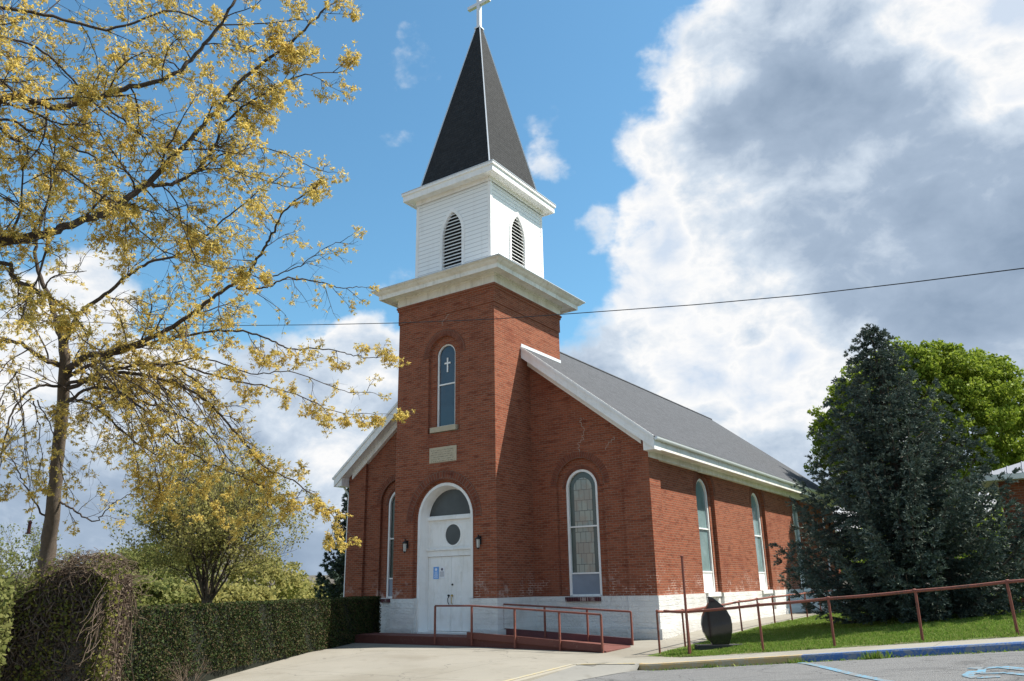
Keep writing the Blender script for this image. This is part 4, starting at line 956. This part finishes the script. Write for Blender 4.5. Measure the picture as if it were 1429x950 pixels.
midl = [LB([(88, 520, 16.8), (120, 497, 16.5), (160, 490, 16.2), (220, 466, 15.6), (262, 442, 15.2), (297, 415, 15), (320, 400, 14.8), (342, 385, 14.6), (366, 350, 14.5), (382, 322, 14.5), (400, 290, 14.6), (440, 262, 14.8)], .12, .018, every=.38),
        LB([(330, 403, 14.7), (355, 403, 14.7), (375, 400, 14.8), (398, 388, 15), (440, 392, 15.2), (475, 402, 15.4), (505, 400, 15.6)], .035, .010, lev=1, Ls=(.8, 1.4)),
        LB([(380, 385, 15), (420, 370, 15.2), (455, 345, 15.4), (490, 330, 15.6)], .02, .007, lev=1, Ls=(.8, 1.3)),
        LB([(88, 530, 16.8), (170, 490, 16.4), (250, 470, 16), (323, 461, 15.7), (369, 471, 15.5), (405, 486, 15.4), (452, 487, 15.4), (490, 494, 15.5), (515, 499, 15.6), (540, 498, 15.8)], .07, .009, Ls=(.8, 1.3), every=.34),
        LB([(90, 545, 16.8), (150, 520, 16.4), (230, 530, 15.8), (290, 560, 15.4), (330, 605, 15.2), (368, 650, 15), (403, 668, 15), (438, 692, 15), (462, 718, 15), (484, 742, 15)], .075, .009, grav=.5, Ls=(.8, 1.3)),
        LB([(90, 540, 16.8), (160, 515, 16.5), (240, 508, 16.2), (320, 530, 16), (400, 545, 15.9), (470, 575, 16), (520, 577, 16.2), (560, 579, 16.5)], .06, .004, Ls=(.7, 1.2), every=.40),
        LB([(90, 560, 16.8), (140, 540, 16.2), (200, 570, 15.6), (250, 620, 15.2), (300, 650, 15), (345, 668, 14.9), (395, 690, 14.8), (430, 682, 14.8)], .055, .008, grav=.6),
        LB([(88, 560, 16.8), (120, 560, 16.3), (170, 600, 15.6), (210, 640, 15.2), (225, 690, 15)], .045, .008, grav=.7),
        LB([(85, 700, 17), (104, 712, 16.8), (132, 728, 16.5), (150, 710, 16.4), (177, 692, 16.3), (215, 690, 16.3)], .035, .007, grav=.1, Ls=(.5, 1.0), lev=1, stop=.5),
        LB([(72, 728, 17), (50, 705, 16.8), (30, 665, 16.7), (15, 640, 16.6), (-20, 610, 16.6)], .035, .01, Ls=(.6, 1.0), lev=1, stop=.4),
        LB([(85, 510, 16.8), (60, 500, 16.4), (30, 480, 16), (-20, 470, 15.6), (-80, 440, 15.4)], .09, .02, Ls=(1., 1.6)),
        LB([(85, 540, 16.8), (50, 540, 16.2), (20, 570, 15.8), (5, 620, 15.6), (-5, 680, 15.5)], .05, .01, grav=.6, every=.55),
        LB([(90, 480, 16.8), (110, 440, 16.6), (160, 400, 16.4), (200, 370, 16.3), (260, 350, 16.2), (320, 300, 16.2), (380, 250, 16.4)], .08, .012, every=.5),
        LB([(85, 470, 16.8), (70, 420, 16.9), (50, 360, 17), (60, 300, 17.2), (90, 230, 17.5)], .1, .02, every=.6),
        LB([(130, 505, 16.5), (200, 515, 16), (280, 500, 15.8), (350, 520, 15.6), (410, 520, 15.6), (480, 545, 15.8), (520, 548, 16)], .04, .007, every=.36, lev=1, Ls=(.8, 1.4)),
        LB([(200, 560, 15.7), (270, 590, 15.4), (320, 640, 15.2), (350, 690, 15.1), (330, 740, 15)], .03, .007, grav=.7, lev=1, Ls=(.7, 1.2)),
        LB([(130, 560, 16.2), (180, 610, 15.9), (240, 650, 15.7), (290, 690, 15.6), (310, 720, 15.5)], .03, .007, grav=.7, lev=1, Ls=(.7, 1.2))]
for i in range(16):
    u0 = rng.uniform(110, 260); v0 = 500+.12*(u0-110)+rng.uniform(-5, 30); u1 = u0+rng.uniform(50, 130); v1 = v0+rng.uniform(110, 210); dp = rng.uniform(14.6, 16.4)
    midl.append(LB([(u0, v0, dp), (u0+(u1-u0)*.45, v0+(v1-v0)*.25, dp-.2), (u0+(u1-u0)*.8, v0+(v1-v0)*.62, dp-.3), (u1, v1, dp-.3)], .022, .005, grav=.5, Ls=(.4, .9), lev=1, every=.5, spread=.6))
for i in range(8):
    u0 = rng.uniform(-10, 90); v0 = rng.uniform(500, 560); u1 = u0+rng.uniform(-70, 60); v1 = v0+rng.uniform(90, 180); dp = rng.uniform(14.8, 16.2)
    midl.append(LB([(u0, v0, dp), (u0+(u1-u0)*.5, v0+(v1-v0)*.3, dp-.2), (u1, v1, dp-.3)], .02, .005, grav=.5, Ls=(.4, .9), lev=1, every=.5, spread=.6))
b_ = at(62, 850, 17)
oak('oak_tree', 'grey trunked tree with drooping yellow blossoms standing behind the vine covered stonework', 'tree', (b_[0], b_[1], -.5), midl,
    ([(b_[0], b_[1], -.6), at(64, 790, 17), at(74, 710, 17), at(80, 640, 17), at(88, 560, 16.9), at(90, 500, 16.8), at(84, 440, 16.8)], [.2, .165, .145, .13, .12, .11, .07]), .34, 12, .064, M['blossom'], M['bark'])
# hanging feeder
c = at(41, 735, 15.6); t = thing('bird_feeder', 'small dark red feeder hanging from a drooping oak branch', 'bird feeder', tuple(c))
mb = MB(); mb.lathe([(.035, -.14), (.055, -.13), (.055, -.115), (.032, -.11), (.032, .07), (.045, .08), (.015, .13)], tuple(c), 10); mb.build('body', plain('dark_red_tin', (.06, .018, .016), .5), t)
mb = MB(); mb.tube([c+np.array([0, 0, .15]), c+np.array([.02, .02, 1.5])], .006, 4); mb.build('wire', M['cable'], t)

# ------------------------------------------------------------------ spruce
def spruce(name, label, x, y, H, Rm, dens=1., tipm=True, low=.25, seed=0, m=None, ns=1.):
    z0 = gzz(x, y)-.05; t = thing(name, label, 'tree', (x, y, z0)); base = np.array([x, y, z0])
    tb = Tubes(); tb.add([base, base+(0, 0, H*.5), base+(0, 0, H*.97)], np.array([.24, .13, .02])*H/10, 8); CC = []; DD = []; TC = []; TD = []
    h = low
    while h < H-.05:
        f = h/H; Rr = Rm*(1-f)**.93*(1 if f > .1 else .93)+.08
        nb = max(4, int(7*dens*(1-.3*f))) if f < .88 else 4; ph = rng.random()*6.28
        for j in range(nb):
            th = ph+2*math.pi*j/nb+rng.normal()*.25; Lr = Rr*(.80+.34*rng.random()); 
            if Lr < .12: Lr = .12
            o_ = np.array([math.cos(th), math.sin(th), 0]); n_ = max(3, int(Lr/.22)); tt = np.linspace(0, 1, n_+1)
            rise = .5-.75*(1-f); P = base+np.array([0, 0, h])+o_*(tt*Lr)[:, None]+np.array([0, 0, 1])*(Lr*(rise*.55*tt+.32*tt**3-.12*np.sin(tt*3.1)))[:, None]+rng.normal(size=(n_+1, 3))*.02
            tb.add(P, np.linspace(.03, .006, n_+1)*(.5+Lr/Rm), 3)
            side = np.array([-o_[1], o_[0], 0])
            for i in range(n_+1):
                w_ = (1-tt[i]*.7)*Lr*.34
                k = int(4*dens)+1 if tt[i] > .25 else 2
                for s_ in range(k):
                    sg = 1 if s_ % 2 else -1; ln = (.16+.55*w_*rng.random()); dv = o_*(.7+.3*rng.random())+side*sg*rng.random()*1.1+np.array([0, 0, rng.uniform(-.3, .3)+(.75 if tt[i] > .85 and rng.random() < .5 else 0)])
                    dv /= np.linalg.norm(dv); q0 = P[i]; m_ = max(2, int(ln/.075)); ts = (np.arange(m_)+.5)/m_
                    pts_ = q0+dv*(ts*ln)[:, None]; pts_[:, 2] -= (ts**2)*ln*.2
                    for rep in range(5):
                        nd = dv[None]*.95+rdir(m_)*.62; nd /= np.linalg.norm(nd, axis=1)[:, None]
                        (CC if not (tt[i] > .6 and rng.random() < .36) else TC).append(pts_+nd*.045); (CC is None)
                        if CC and CC[-1] is not None and len(CC) > len(DD): DD.append(nd)
                        if len(TC) > len(TD): TD.append(nd)
        h += .20+.05*rng.random() if f < .8 else .19
    # leader
    tb.add([base+(0, 0, H*.95), base+(0, 0, H)], .015, 4)
    for k in range(50):
        c_ = base+np.array([0, 0, H-.7*rng.random()]); nd = rdir(3)*.7+np.array([0, 0, .5]); nd /= np.linalg.norm(nd, axis=1)[:, None]; CC.append(c_+nd*.05); DD.append(nd)
    tb.build('trunk', M['bark'], t)
    C = np.concatenate(CC); Dd = np.concatenate(DD); V, F = leaves(C, .12*ns, .24, dirs=Dd); fastmesh('crown', V, F, m or M['spruce'], t)
    if TC: V, F = leaves(np.concatenate(TC), .12, .26, dirs=np.concatenate(TD)); fastmesh('young_shoots', V, F, M['sprucetip'], t)
    print(name, len(C)); return t
spruce('blue_spruce', 'large blue green spruce on the lawn at the right of the church', 11.5, 5.9, 9.35, 3.95, 1.6, low=.5)
spruce('blue_spruce', 'tall dark conifer rising behind the left corner of the church', -19.8, 13., 8.4, 2.0, 1.5, ns=1.9)

# ------------------------------------------------------------------ leafy trees
def leafy(name, label, x, y, z0, H, rx, rz, zc, m, n, size, clumps=160, trunk_r=.2, bare=0., flat=.75, tw=40, shell=.5):
    t = thing(name, label, 'tree', (x, y, z0)); tb = Tubes(); c = np.array([x, y, z0+zc]); top_ = np.array([x, y, z0+zc*.75])
    tb.add([(x, y, z0-.2), (x+.05, y, z0+zc*.4), top_], np.array([1.2, .9, .6])*trunk_r, 8)
    D_ = rdir(clumps); D_[:, 2] = np.where(D_[:, 2] < -.55, -D_[:, 2], D_[:, 2]); rad = shell+(1-shell)*rng.random(clumps)**.6; K = c+D_*rad[:, None]*np.array([rx, rx, rz])*(.88+.17*rng.random(clumps))[:, None]
    for i in range(min(tw, clumps)):
        s0 = np.array([x, y, z0+zc*(.35+.4*rng.random())]); mid = s0*.5+K[i]*.5+np.array([0, 0, -.1*rx]); tb.add(spline([s0, mid, K[i]], 4), np.linspace(trunk_r*.32, .02, 9), 4)
    tb.build('trunk', M['bark'], t)
    per = n//clumps; cr_ = rx*flat*1.9/math.sqrt(clumps)*1.25
    C = []
    for k in K:
        v = rdir(per)*(rng.random(per)[:, None]**.45)*cr_*(.7+.6*rng.random()); v[:, 2] *= .75; C.append(k+v)
    V, F = leaves(np.concatenate(C), size, .7, droop=.15); fastmesh('crown', V, F, m, t); return t
mp = at(1308, 700, 42); leafy('maple_tree', 'round bright yellow green tree behind the spruce', mp[0], mp[1], .6, 14, 6.0, 5.7, 7.8, M['maple'], 150000, .18, clumps=1300, trunk_r=.3, tw=60, shell=.62, flat=1.15)
# multi-stem tree and bushes beyond the hedge
def vase(name, label, x, y, z0, H, Rr, m, nst=9, keep=.8, n=7, size=.13, bark='bark', st=.2):
    t = thing(name, label, 'tree', (x, y, z0)); tr = Tree()
    for i in range(nst):
        th = i*2*math.pi/nst+rng.normal()*.2; o_ = np.array([math.cos(th), math.sin(th), 0])*rng.uniform(.35, .9); p = np.array([x, y, z0+st])+o_*.12
        tr.grow(p, o_*Rr/H*1.1+np.array([0, 0, 1.]), H*rng.uniform(.7, .95), .05, 3, .3, .05, .75, (4, 6, 6, 8), .1)
    tr.big.add([(x, y, z0-.3), (x, y, z0+st*.6), (x, y, z0+st+.4)], [.35, .28, .2], 10); tr.big.build('trunk', M[bark], t); tr.tw.build('twigs', M['twig'], t)
    C = catkins(tr.tips, keep, n, size, .09); V, F = leaves(C, size, .6); fastmesh('crown', V, F, m, t); print(name, len(C)); return t
c = at(288, 850, 34); vase('willow_tree', 'many stemmed spreading tree in pale yellow leaf behind the hedge', c[0], c[1], -.9, 6.0, 3.6, M['midleaf'], 16, .6, 4, .12, st=1.9)
for (u, v, dep, H, rx, lab, m, n) in ((225, 850, 60, 5.6, 4.6, 'round green tree beyond the hedge, left of the many stemmed tree', 'bushleaf', 9000),
                               (165, 850, 66, 5., 4.2, 'yellow green bushy tree between the vine mound and the round green tree', 'midleaf', 8000),
                               (1372, 840, 62, 7.5, 5.5, 'dark leafy tree behind the gap between spruce and brick annex', 'maple', 14000),
                               (1215, 840, 75, 6.5, 5.5, 'leafy tree far behind the side path beyond the spruce', 'maple', 9000),
                               (250, 850, 50, 2.3, 3.4, 'low bush just beyond the hedge, under the many stemmed tree', 'midleaf', 8000),
                               (325, 850, 48, 1.9, 3.2, 'low bush just beyond the hedge, right of the many stemmed trunk', 'midleaf', 8000),
                               (195, 850, 46, 2.5, 3.2, 'low bush beyond the hedge beside the vine mound', 'bushleaf', 8000),
                               (60, 850, 52, 3.0, 4.2, 'hazy bush behind the grey tree trunk at far left', 'bushleaf', 7000),
                               (365, 850, 58, 4.0, 3.6, 'low yellowish tree beyond the hedge, right of the many stemmed tree', 'midleaf', 7000)):
    c = at(u, v, dep); leafy('broadleaf_tree', lab, c[0], c[1], -2., H+1.8, rx, H*.52, H*.5+1.8, M[m], n, .24, clumps=130, trunk_r=.15, tw=60, shell=.35)
c = at(12, 850, 48); vase('bare_tree', 'bare grey branched tree at the left edge behind the trunk', c[0], c[1], -1.8, 6.5, 3.6, M['bushleaf'], 8, .30, 3, .16)
c = at(110, 850, 56); vase('bare_tree', 'thinly leafed tree far behind the top of the vine mound', c[0], c[1], -1.8, 5.6, 3.2, M['midleaf'], 8, .35, 3, .16)
c = at(425, 850, 95)
leafy('distant_tree', 'brownish far tree at the foot of the hill, right end of the hedge top', c[0], c[1], -3.5, 6, 5., 2.4, 3.4, M['midleaf'], 5000, .4, clumps=50, tw=20)
c = (19.7, -4.9); vase('bare_tree', 'bare tree beside the parking lot whose branches throw shadows on the asphalt', c[0], c[1], gzz(*c)-.2, 6.0, .9, M['midleaf'], 7, .12, 2, .08)
# distant wooded hills
V = []; n = 120
for i in range(n+1):
    th = math.pi*(.35+1.0*i/n); rr_ = 380; hh = 13+7*math.sin(i*.35+1)+5*math.sin(i*.83)+1.2*rng.random()
    X, Y = rr_*math.cos(th), rr_*math.sin(th); V += [(X*.7, Y*.7, -9), (X*.86, Y*.86, hh*.55), (X, Y, hh), (X*1.2, Y*1.2, -9)]
F = np.array([(i*4+j, i*4+4+j, i*4+5+j, i*4+1+j) for i in range(n) for j in range(3)])
struct(fastmesh('hills', np.array(V), F, M['hill'], smooth=True))

# ------------------------------------------------------------------ hedge
def hedge():
    p0 = np.array([.75, -13.6]); p1 = np.array([-6.15, 1.1]); t_ = (p1-p0)/np.linalg.norm(p1-p0); nrm = np.array([-t_[1], t_[0]]); nrm = nrm if nrm@np.array([-1, -1]) > 0 else -nrm
    Lh = np.linalg.norm(p1-p0); wd = 1.05; t = thing('clipped_hedge', 'long square clipped dark green hedge beside the concrete drive', 'hedge', (p0[0], p0[1], -.28))
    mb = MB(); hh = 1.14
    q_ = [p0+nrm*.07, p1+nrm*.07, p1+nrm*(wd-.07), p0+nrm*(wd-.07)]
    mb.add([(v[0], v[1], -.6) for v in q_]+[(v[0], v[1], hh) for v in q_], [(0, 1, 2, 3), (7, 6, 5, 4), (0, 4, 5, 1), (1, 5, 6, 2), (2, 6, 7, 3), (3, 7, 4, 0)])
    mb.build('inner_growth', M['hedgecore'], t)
    n = 52000; s_ = rng.random(n)*Lh; z = -.26+1.46*rng.random(n); top_ = rng.random(n) < .28; end = rng.random(n) < .04
    off = np.abs(rng.normal(size=n))*.045; wv = .03*np.sin(s_*2.1)+.025*np.sin(s_*5.3+z*4)
    s2 = s_; w_ = np.where(top_, rng.random(n)*wd, off+wv); zz = np.where(top_, 1.2-off*.8+wv*.6, z)
    P = p0+t_*s2[:, None]+nrm*w_[:, None]; P[end] = p1+nrm*(rng.random(end.sum())*wd)[:, None]-t_*off[end][:, None]; zz[end] = z[end]
    C = np.column_stack([P, zz]); V, F = leaves(C, .06, .5, droop=-.3); fastmesh('foliage', V, F, M['hedge'], t)
hedge()
# ------------------------------------------------------------------ vine covered stone pier
def pier():
    c = at(66, 950, 10.9); c[2] = -.28; ex = np.array([CR[0], CR[1], 0]); ex /= np.linalg.norm(ex); ey = np.array([-ex[1], ex[0], 0])
    t = thing('stone_pier', 'stone wall end smothered in dry brown vines at the left foreground', 'stone wall', tuple(c))
    mb = MB(); prof = [(.80, .0), (.80, 1.98), (.62, 2.14), (.3, 2.16), (.0, 2.02), (-.35, 1.68), (-.6, 1.42), (-.95, 1.25), (-2.6, 1.15), (-2.6, 0)]
    prof = [(u-.02, z*.93) for u, z in prof]
    A = [c+ex*u-ey*.25+np.array([0, 0, z-.4 if z == 0 else z]) for u, z in prof]; B = [v+ey*.55 for v in A]; n = len(A)
    mb.add(A+B, [tuple(range(n)), tuple(range(n, 2*n))[::-1]]+[(i, i+n, (i+1) % n+n, (i+1) % n) for i in range(n)]); mb.build('rubble_stonework', M['rubble'], t)
    pu = np.array([p_[0] for p_ in prof[1:-1]])[::-1]; pz = np.array([p_[1] for p_ in prof[1:-1]])[::-1]
    def top_(u): return np.interp(u, pu, pz)
    # tangled stems
    tb = Tubes()
    for i in range(1500):
        u = rng.uniform(-2.5, .78); zt = top_(u); z = zt+.06 if rng.random() < .6 else rng.uniform(.2, 1)*zt
        P = []; q_ = np.array([u, z]); dv = np.array([rng.normal()*.5, -1.]) if rng.random() < .7 else np.array([rng.normal(), rng.normal()*.6]); lay = .27+.12*rng.random()
        if q_[0] > .45 and rng.random() < .5: lay -= .05
        for k in range(rng.integers(5, 12)):
            P.append(c+ex*q_[0]-ey*(lay+.04*rng.normal())+np.array([0, 0, max(-.02, q_[1])])); dv = dv+rng.normal(size=2)*.45; dv /= np.linalg.norm(dv); q_ = q_+dv*.11; q_[0] = min(q_[0], .83); q_[1] = min(q_[1], top_(q_[0])+.12)
        tb.add(np.array(P), rng.uniform(.003, .009), 3)
    for i in range(700):                                      # over the top and the side
        u = rng.uniform(-1.2, .8); P = []; q_ = c+ex*u+ey*rng.uniform(-.25, .5)+np.array([0, 0, top_(u)+.03]); dv = rdir(1)[0]*np.array([1, 1, .3])
        for k in range(8):
            P.append(q_.copy()); dv = dv+rng.normal(size=3)*.4; dv /= np.linalg.norm(dv); q_ = q_+dv*.07; uu = (q_-c)@ex; q_[2] = min(q_[2], c[2]*0+top_(min(uu, .8))+.16+c[2]*1)
        tb.add(np.array(P), .004, 3)
    for i in range(500):
        q_ = c+ex*rng.uniform(-.3, .8)+ey*rng.uniform(-.3, .35); q_[2] = top_(min(.8, (q_-c)@ex))-.02; dv = np.append(rng.normal(size=2)*.8, .7); P = []
        for k in range(rng.integers(4, 9)):
            P.append(q_.copy()); dv = dv+np.append(rng.normal(size=2)*.5, rng.normal()*.2-.32); dv /= np.linalg.norm(dv); q_ = q_+dv*.055
        tb.add(np.array(P), rng.uniform(.002, .005), 3)
    # end face of the stonework: separate rough stones and hanging stems
    mb = MB(); z = -.25
    while z < 1.75:
        hh = rng.uniform(.12, .22); v = -.25
        while v < .28:
            wd = rng.uniform(.14, .3); o_ = rng.uniform(.015, .05); b0 = c+ex*.76+ey*v
            P8 = [b0+ex*e_x*(o_+.02)+ey*(dv*(min(wd, .31-v)-.015))+np.array([0, 0, z+.28+dz*(hh-.015)+c[2]*1])+rng.normal(size=3)*.008 for dz in (0, 1) for dv in (0, 1) for e_x in (0, 1)]
            mb.add(P8, [(0, 2, 3, 1), (4, 5, 7, 6), (0, 1, 5, 4), (2, 6, 7, 3), (1, 3, 7, 5)]); v += wd
        z += hh
    mb.build('end_stones', M['rubble'], t)
    for i in range(420):
        q_ = c+ex*(.82+.05*rng.random())+ey*rng.uniform(-.3, .3); q_[2] = rng.uniform(.2, 1.72) if rng.random() < .5 else 1.76-.28*rng.random()**2; dv = np.array([0, rng.normal()*.3, -1.]); P = []
        for k in range(rng.integers(5, 14)):
            P.append(q_.copy()); dv = dv+np.array([0, rng.normal()*.35, rng.normal()*.25-.05]); dv /= np.linalg.norm(dv); q_ = q_+(ey*dv[1]+np.array([0, 0, dv[2]]))*.10+ex*rng.normal()*.008
        tb.add(np.array(P), rng.uniform(.003, .007), 3)
    tb.build('vine_stems', M['brownleaf'], t)
    n = 2500; q_ = rng.random((n, 2)); C = c+ex*(.84+.06*q_[:, :1])+ey*(rng.uniform(-.32, .3, (n, 1))); C[:, 2] = -.2+1.85*rng.random(n)**.7
    keep_ = rng.random(n) < .35+.6*(C[:, 2] > 1.2); V, F = leaves(C[keep_], .055, .4); fastmesh('end_tendrils', V, F, M['brownleaf'], t)
    n = 9000; u = rng.uniform(-2.6, .86, n); zt = top_(np.minimum(u, .78)); z = zt*rng.random(n)**.8+.1; z = np.minimum(z, zt+.12)
    C = c+ex*u[:, None]-ey*(.26+.10*rng.random(n))[:, None]; C[:, 2] = c[2]*.0+z-.28
    V, F = leaves(C, .05, .35); fastmesh('dry_tendrils', V, F, M['brownleaf'], t)
    n = 5200; cl = np.array([(-1.3, .5), (-.6, .8), (-1.9, .6), (-.9, 1.0), (-.1, 1.5), (.3, 1.2), (-2.2, .3), (-.9, .4), (-.4, 1.2), (.1, .5), (.83, .3), (.82, .8), (.84, 1.2), (-1.6, .8), (.80, 1.6), (.86, .0), (-.2, .1)])[rng.integers(0, 17, n)]
    q_ = cl+rng.normal(size=(n, 2))*np.array([.13, .24]); C = c+ex*q_[:, :1]-ey*(.33+.12*rng.random(n))[:, None]; C[:, 2] = q_[:, 1]
    V, F = leaves(C, .05, .7); fastmesh('green_vine_leaves', V, F, M['vinegreen'], t)
    return c, ex, ey
pc, pex, pey = pier()
# leafy shrub at the extreme left edge
c = at(-25, 900, 10.2); n = 2500; t = thing('shrub', 'bright green leafy shrub cut by the left edge of the picture', 'shrub', (c[0], c[1], -.3))
C = c+rdir(n)*rng.random(n)[:, None]**.5*np.array([.32, .32, .95]); C[:, 2] += .1; V, F = leaves(C, .07, .7); fastmesh('foliage', V, F, M['bushleaf'], t)
tb = Tubes(); [tb.add([(c[0], c[1], -.3), C[i*9]], .008, 3) for i in range(40)]; tb.build('stems', M['twig'], t)
# planter with bare twigs
c = np.array([1.0, -11.75, 0]); gzc = gzz(c[0], c[1]); t = thing('planter', 'white rimmed round planter with bare reddish twigs in front of the hedge', 'planter', (c[0], c[1], gzc))
mb = MB(); mb.lathe([(.26, 0), (.36, .18), (.40, .20), (.40, .245), (.36, .245), (.34, .19), (.05, .18)], (c[0], c[1], gzc), 20); mb.build('pot', M['white'], t)
tb = Tubes(); tw = Tree()
for i in range(16):
    th = rng.random()*6.28; tw.grow(np.array([c[0]+.08*math.cos(th), c[1]+.08*math.sin(th), gzc+.2]), np.array([math.cos(th)*.6, math.sin(th)*.6, 1.]), rng.uniform(.5, .85), .007, 1, .4, 0, .6, (3, 4))
tw.tw.build('twigs', M['brownleaf'], t)
cc = np.array([c[0]-.05, c[1]-.28, gzc+.27]); V, F = leaves(cc+rng.normal(size=(90, 3))*.03, .04, .7); fastmesh('yellow_flower', V, F, plain('yellow_petals', (.7, .6, .15), .6), t)

# ------------------------------------------------------------------ brick building at the right edge
bc = at(1392, 672, 25.5); bx, by = float(bc[0]), float(bc[1]); ez = float(bc[2])
t = thing('brick_annex', 'small red brick building with pale ribbed metal roof at the right edge', 'building', (bx, by, gzz(bx, by)))
mb = MB(); gb = gzz(bx, by)-.3; mb.box(bx, bx+9, by, by+8, gb, ez); mb.build('wall', M['brick'], t)
mb = MB(); ov_ = .5; e1 = [(bx-ov_, by-ov_), (bx+9+ov_, by-ov_), (bx+9+ov_, by+8+ov_), (bx-ov_, by+8+ov_)]
zt_ = ez+.18; rg = [(bx+4.2, by+4, zt_+1.75), (bx+4.8, by+4, zt_+1.75)]
E0 = [(x, y, zt_) for x, y in e1]
mb.add(E0+rg, [(0, 1, 5, 4), (1, 2, 5), (2, 3, 4, 5), (3, 0, 4)]); rf = mb.build('roof', M['metalroof'], t)
for k in range(24):
    mb = MB(); s_ = k*.42; x = bx-ov_+s_; f = min(1, s_/4.7) if s_ < 5 else min(1, (10-s_)/5.2)
    mb.tube([(x, by-ov_, zt_+.015), (x, by-ov_+4.5*f+.01, zt_+.015+1.75*f)], .02, 4); mb.build('roof_seam', M['seam'], rf)
mb = MB()
mb.sq(0, 0, [], ) if False else None
mb.box(bx-ov_, bx+9+ov_, by-ov_-.02, by-ov_+.02, ez, zt_-.003); mb.box(bx-ov_-.02, bx-ov_+.02, by-ov_+.021, by+8+ov_, ez, zt_-.003); mb.box(bx-ov_+.021, bx+9+ov_, by-ov_+.021, by+8+ov_, ez+.001, ez+.03)
mb.build('eave', M['white'], t)

# ------------------------------------------------------------------ grass
def blades(n, x0, x1, y0, y1, hgt, name, label=None, dens=None):
    x = rng.uniform(x0, x1, n); y = rng.uniform(y0, y1, n)
    z = gz(x, y); h_ = hgt*(.5+rng.random(n)); th = rng.random(n)*6.28; b = np.column_stack([np.cos(th), np.sin(th), np.zeros(n)])*.007*(1+h_[:, None]*6)
    h_ = h_*np.where((y < -1.75) & (np.sin(x*2.3)+np.sin(x*5.1+1) > .2), .25, 1.)*(.75+.35*np.sin(x*1.7+y*2.3)*np.sin(y*1.1-x*.6))
    ln = rng.normal(size=(n, 2))*.4*h_[:, None]; P = np.column_stack([x, y, z]); T_ = P+np.column_stack([ln, h_])
    V = np.stack([P-b, P+b, T_+b*.3, T_-b*.3], 1).reshape(-1, 3); o = fastmesh(name, V, np.arange(4*n).reshape(-1, 4), M['grassb']); struct(o, 'stuff'); return o
n = 120000
blades(n, 6.35, 16.5, -2.2, 6.5, .05, 'grass'); blades(60000, 6.35, 17, 6.5, 19, .06, 'grass')
# weeds and bare soil at the kerb
def tuft(x, y, r, n, h, dz=0):
    X = rng.normal(size=n)*r+x; Y = rng.normal(size=n)*r*.4+y; P = np.column_stack([X, Y, gz(X, Y)+dz]); T_ = P+np.column_stack([rng.normal(size=(n, 2))*.03, h*(.3+rng.random(n))]); b = np.column_stack([rng.normal(size=(n, 2))*.008, np.zeros(n)])
    return np.stack([P-b, P+b, T_+b*.3, T_-b*.3], 1).reshape(-1, 3)
Vs = [tuft(12.05, -4.22, .12, 160, .12, -.13)]+[tuft(x_, -4.2, .12, 22, .04, -.13) for x_ in np.arange(7.2, 16, .28)]+[tuft(10.55, -4.2, .09, 60, .09, -.13), tuft(8.7, -4.2, .08, 40, .08, -.13)]
V = np.concatenate(Vs); struct(fastmesh('kerb_weeds', V, np.arange(len(V)).reshape(-1, 4), M['grassb']), 'stuff')
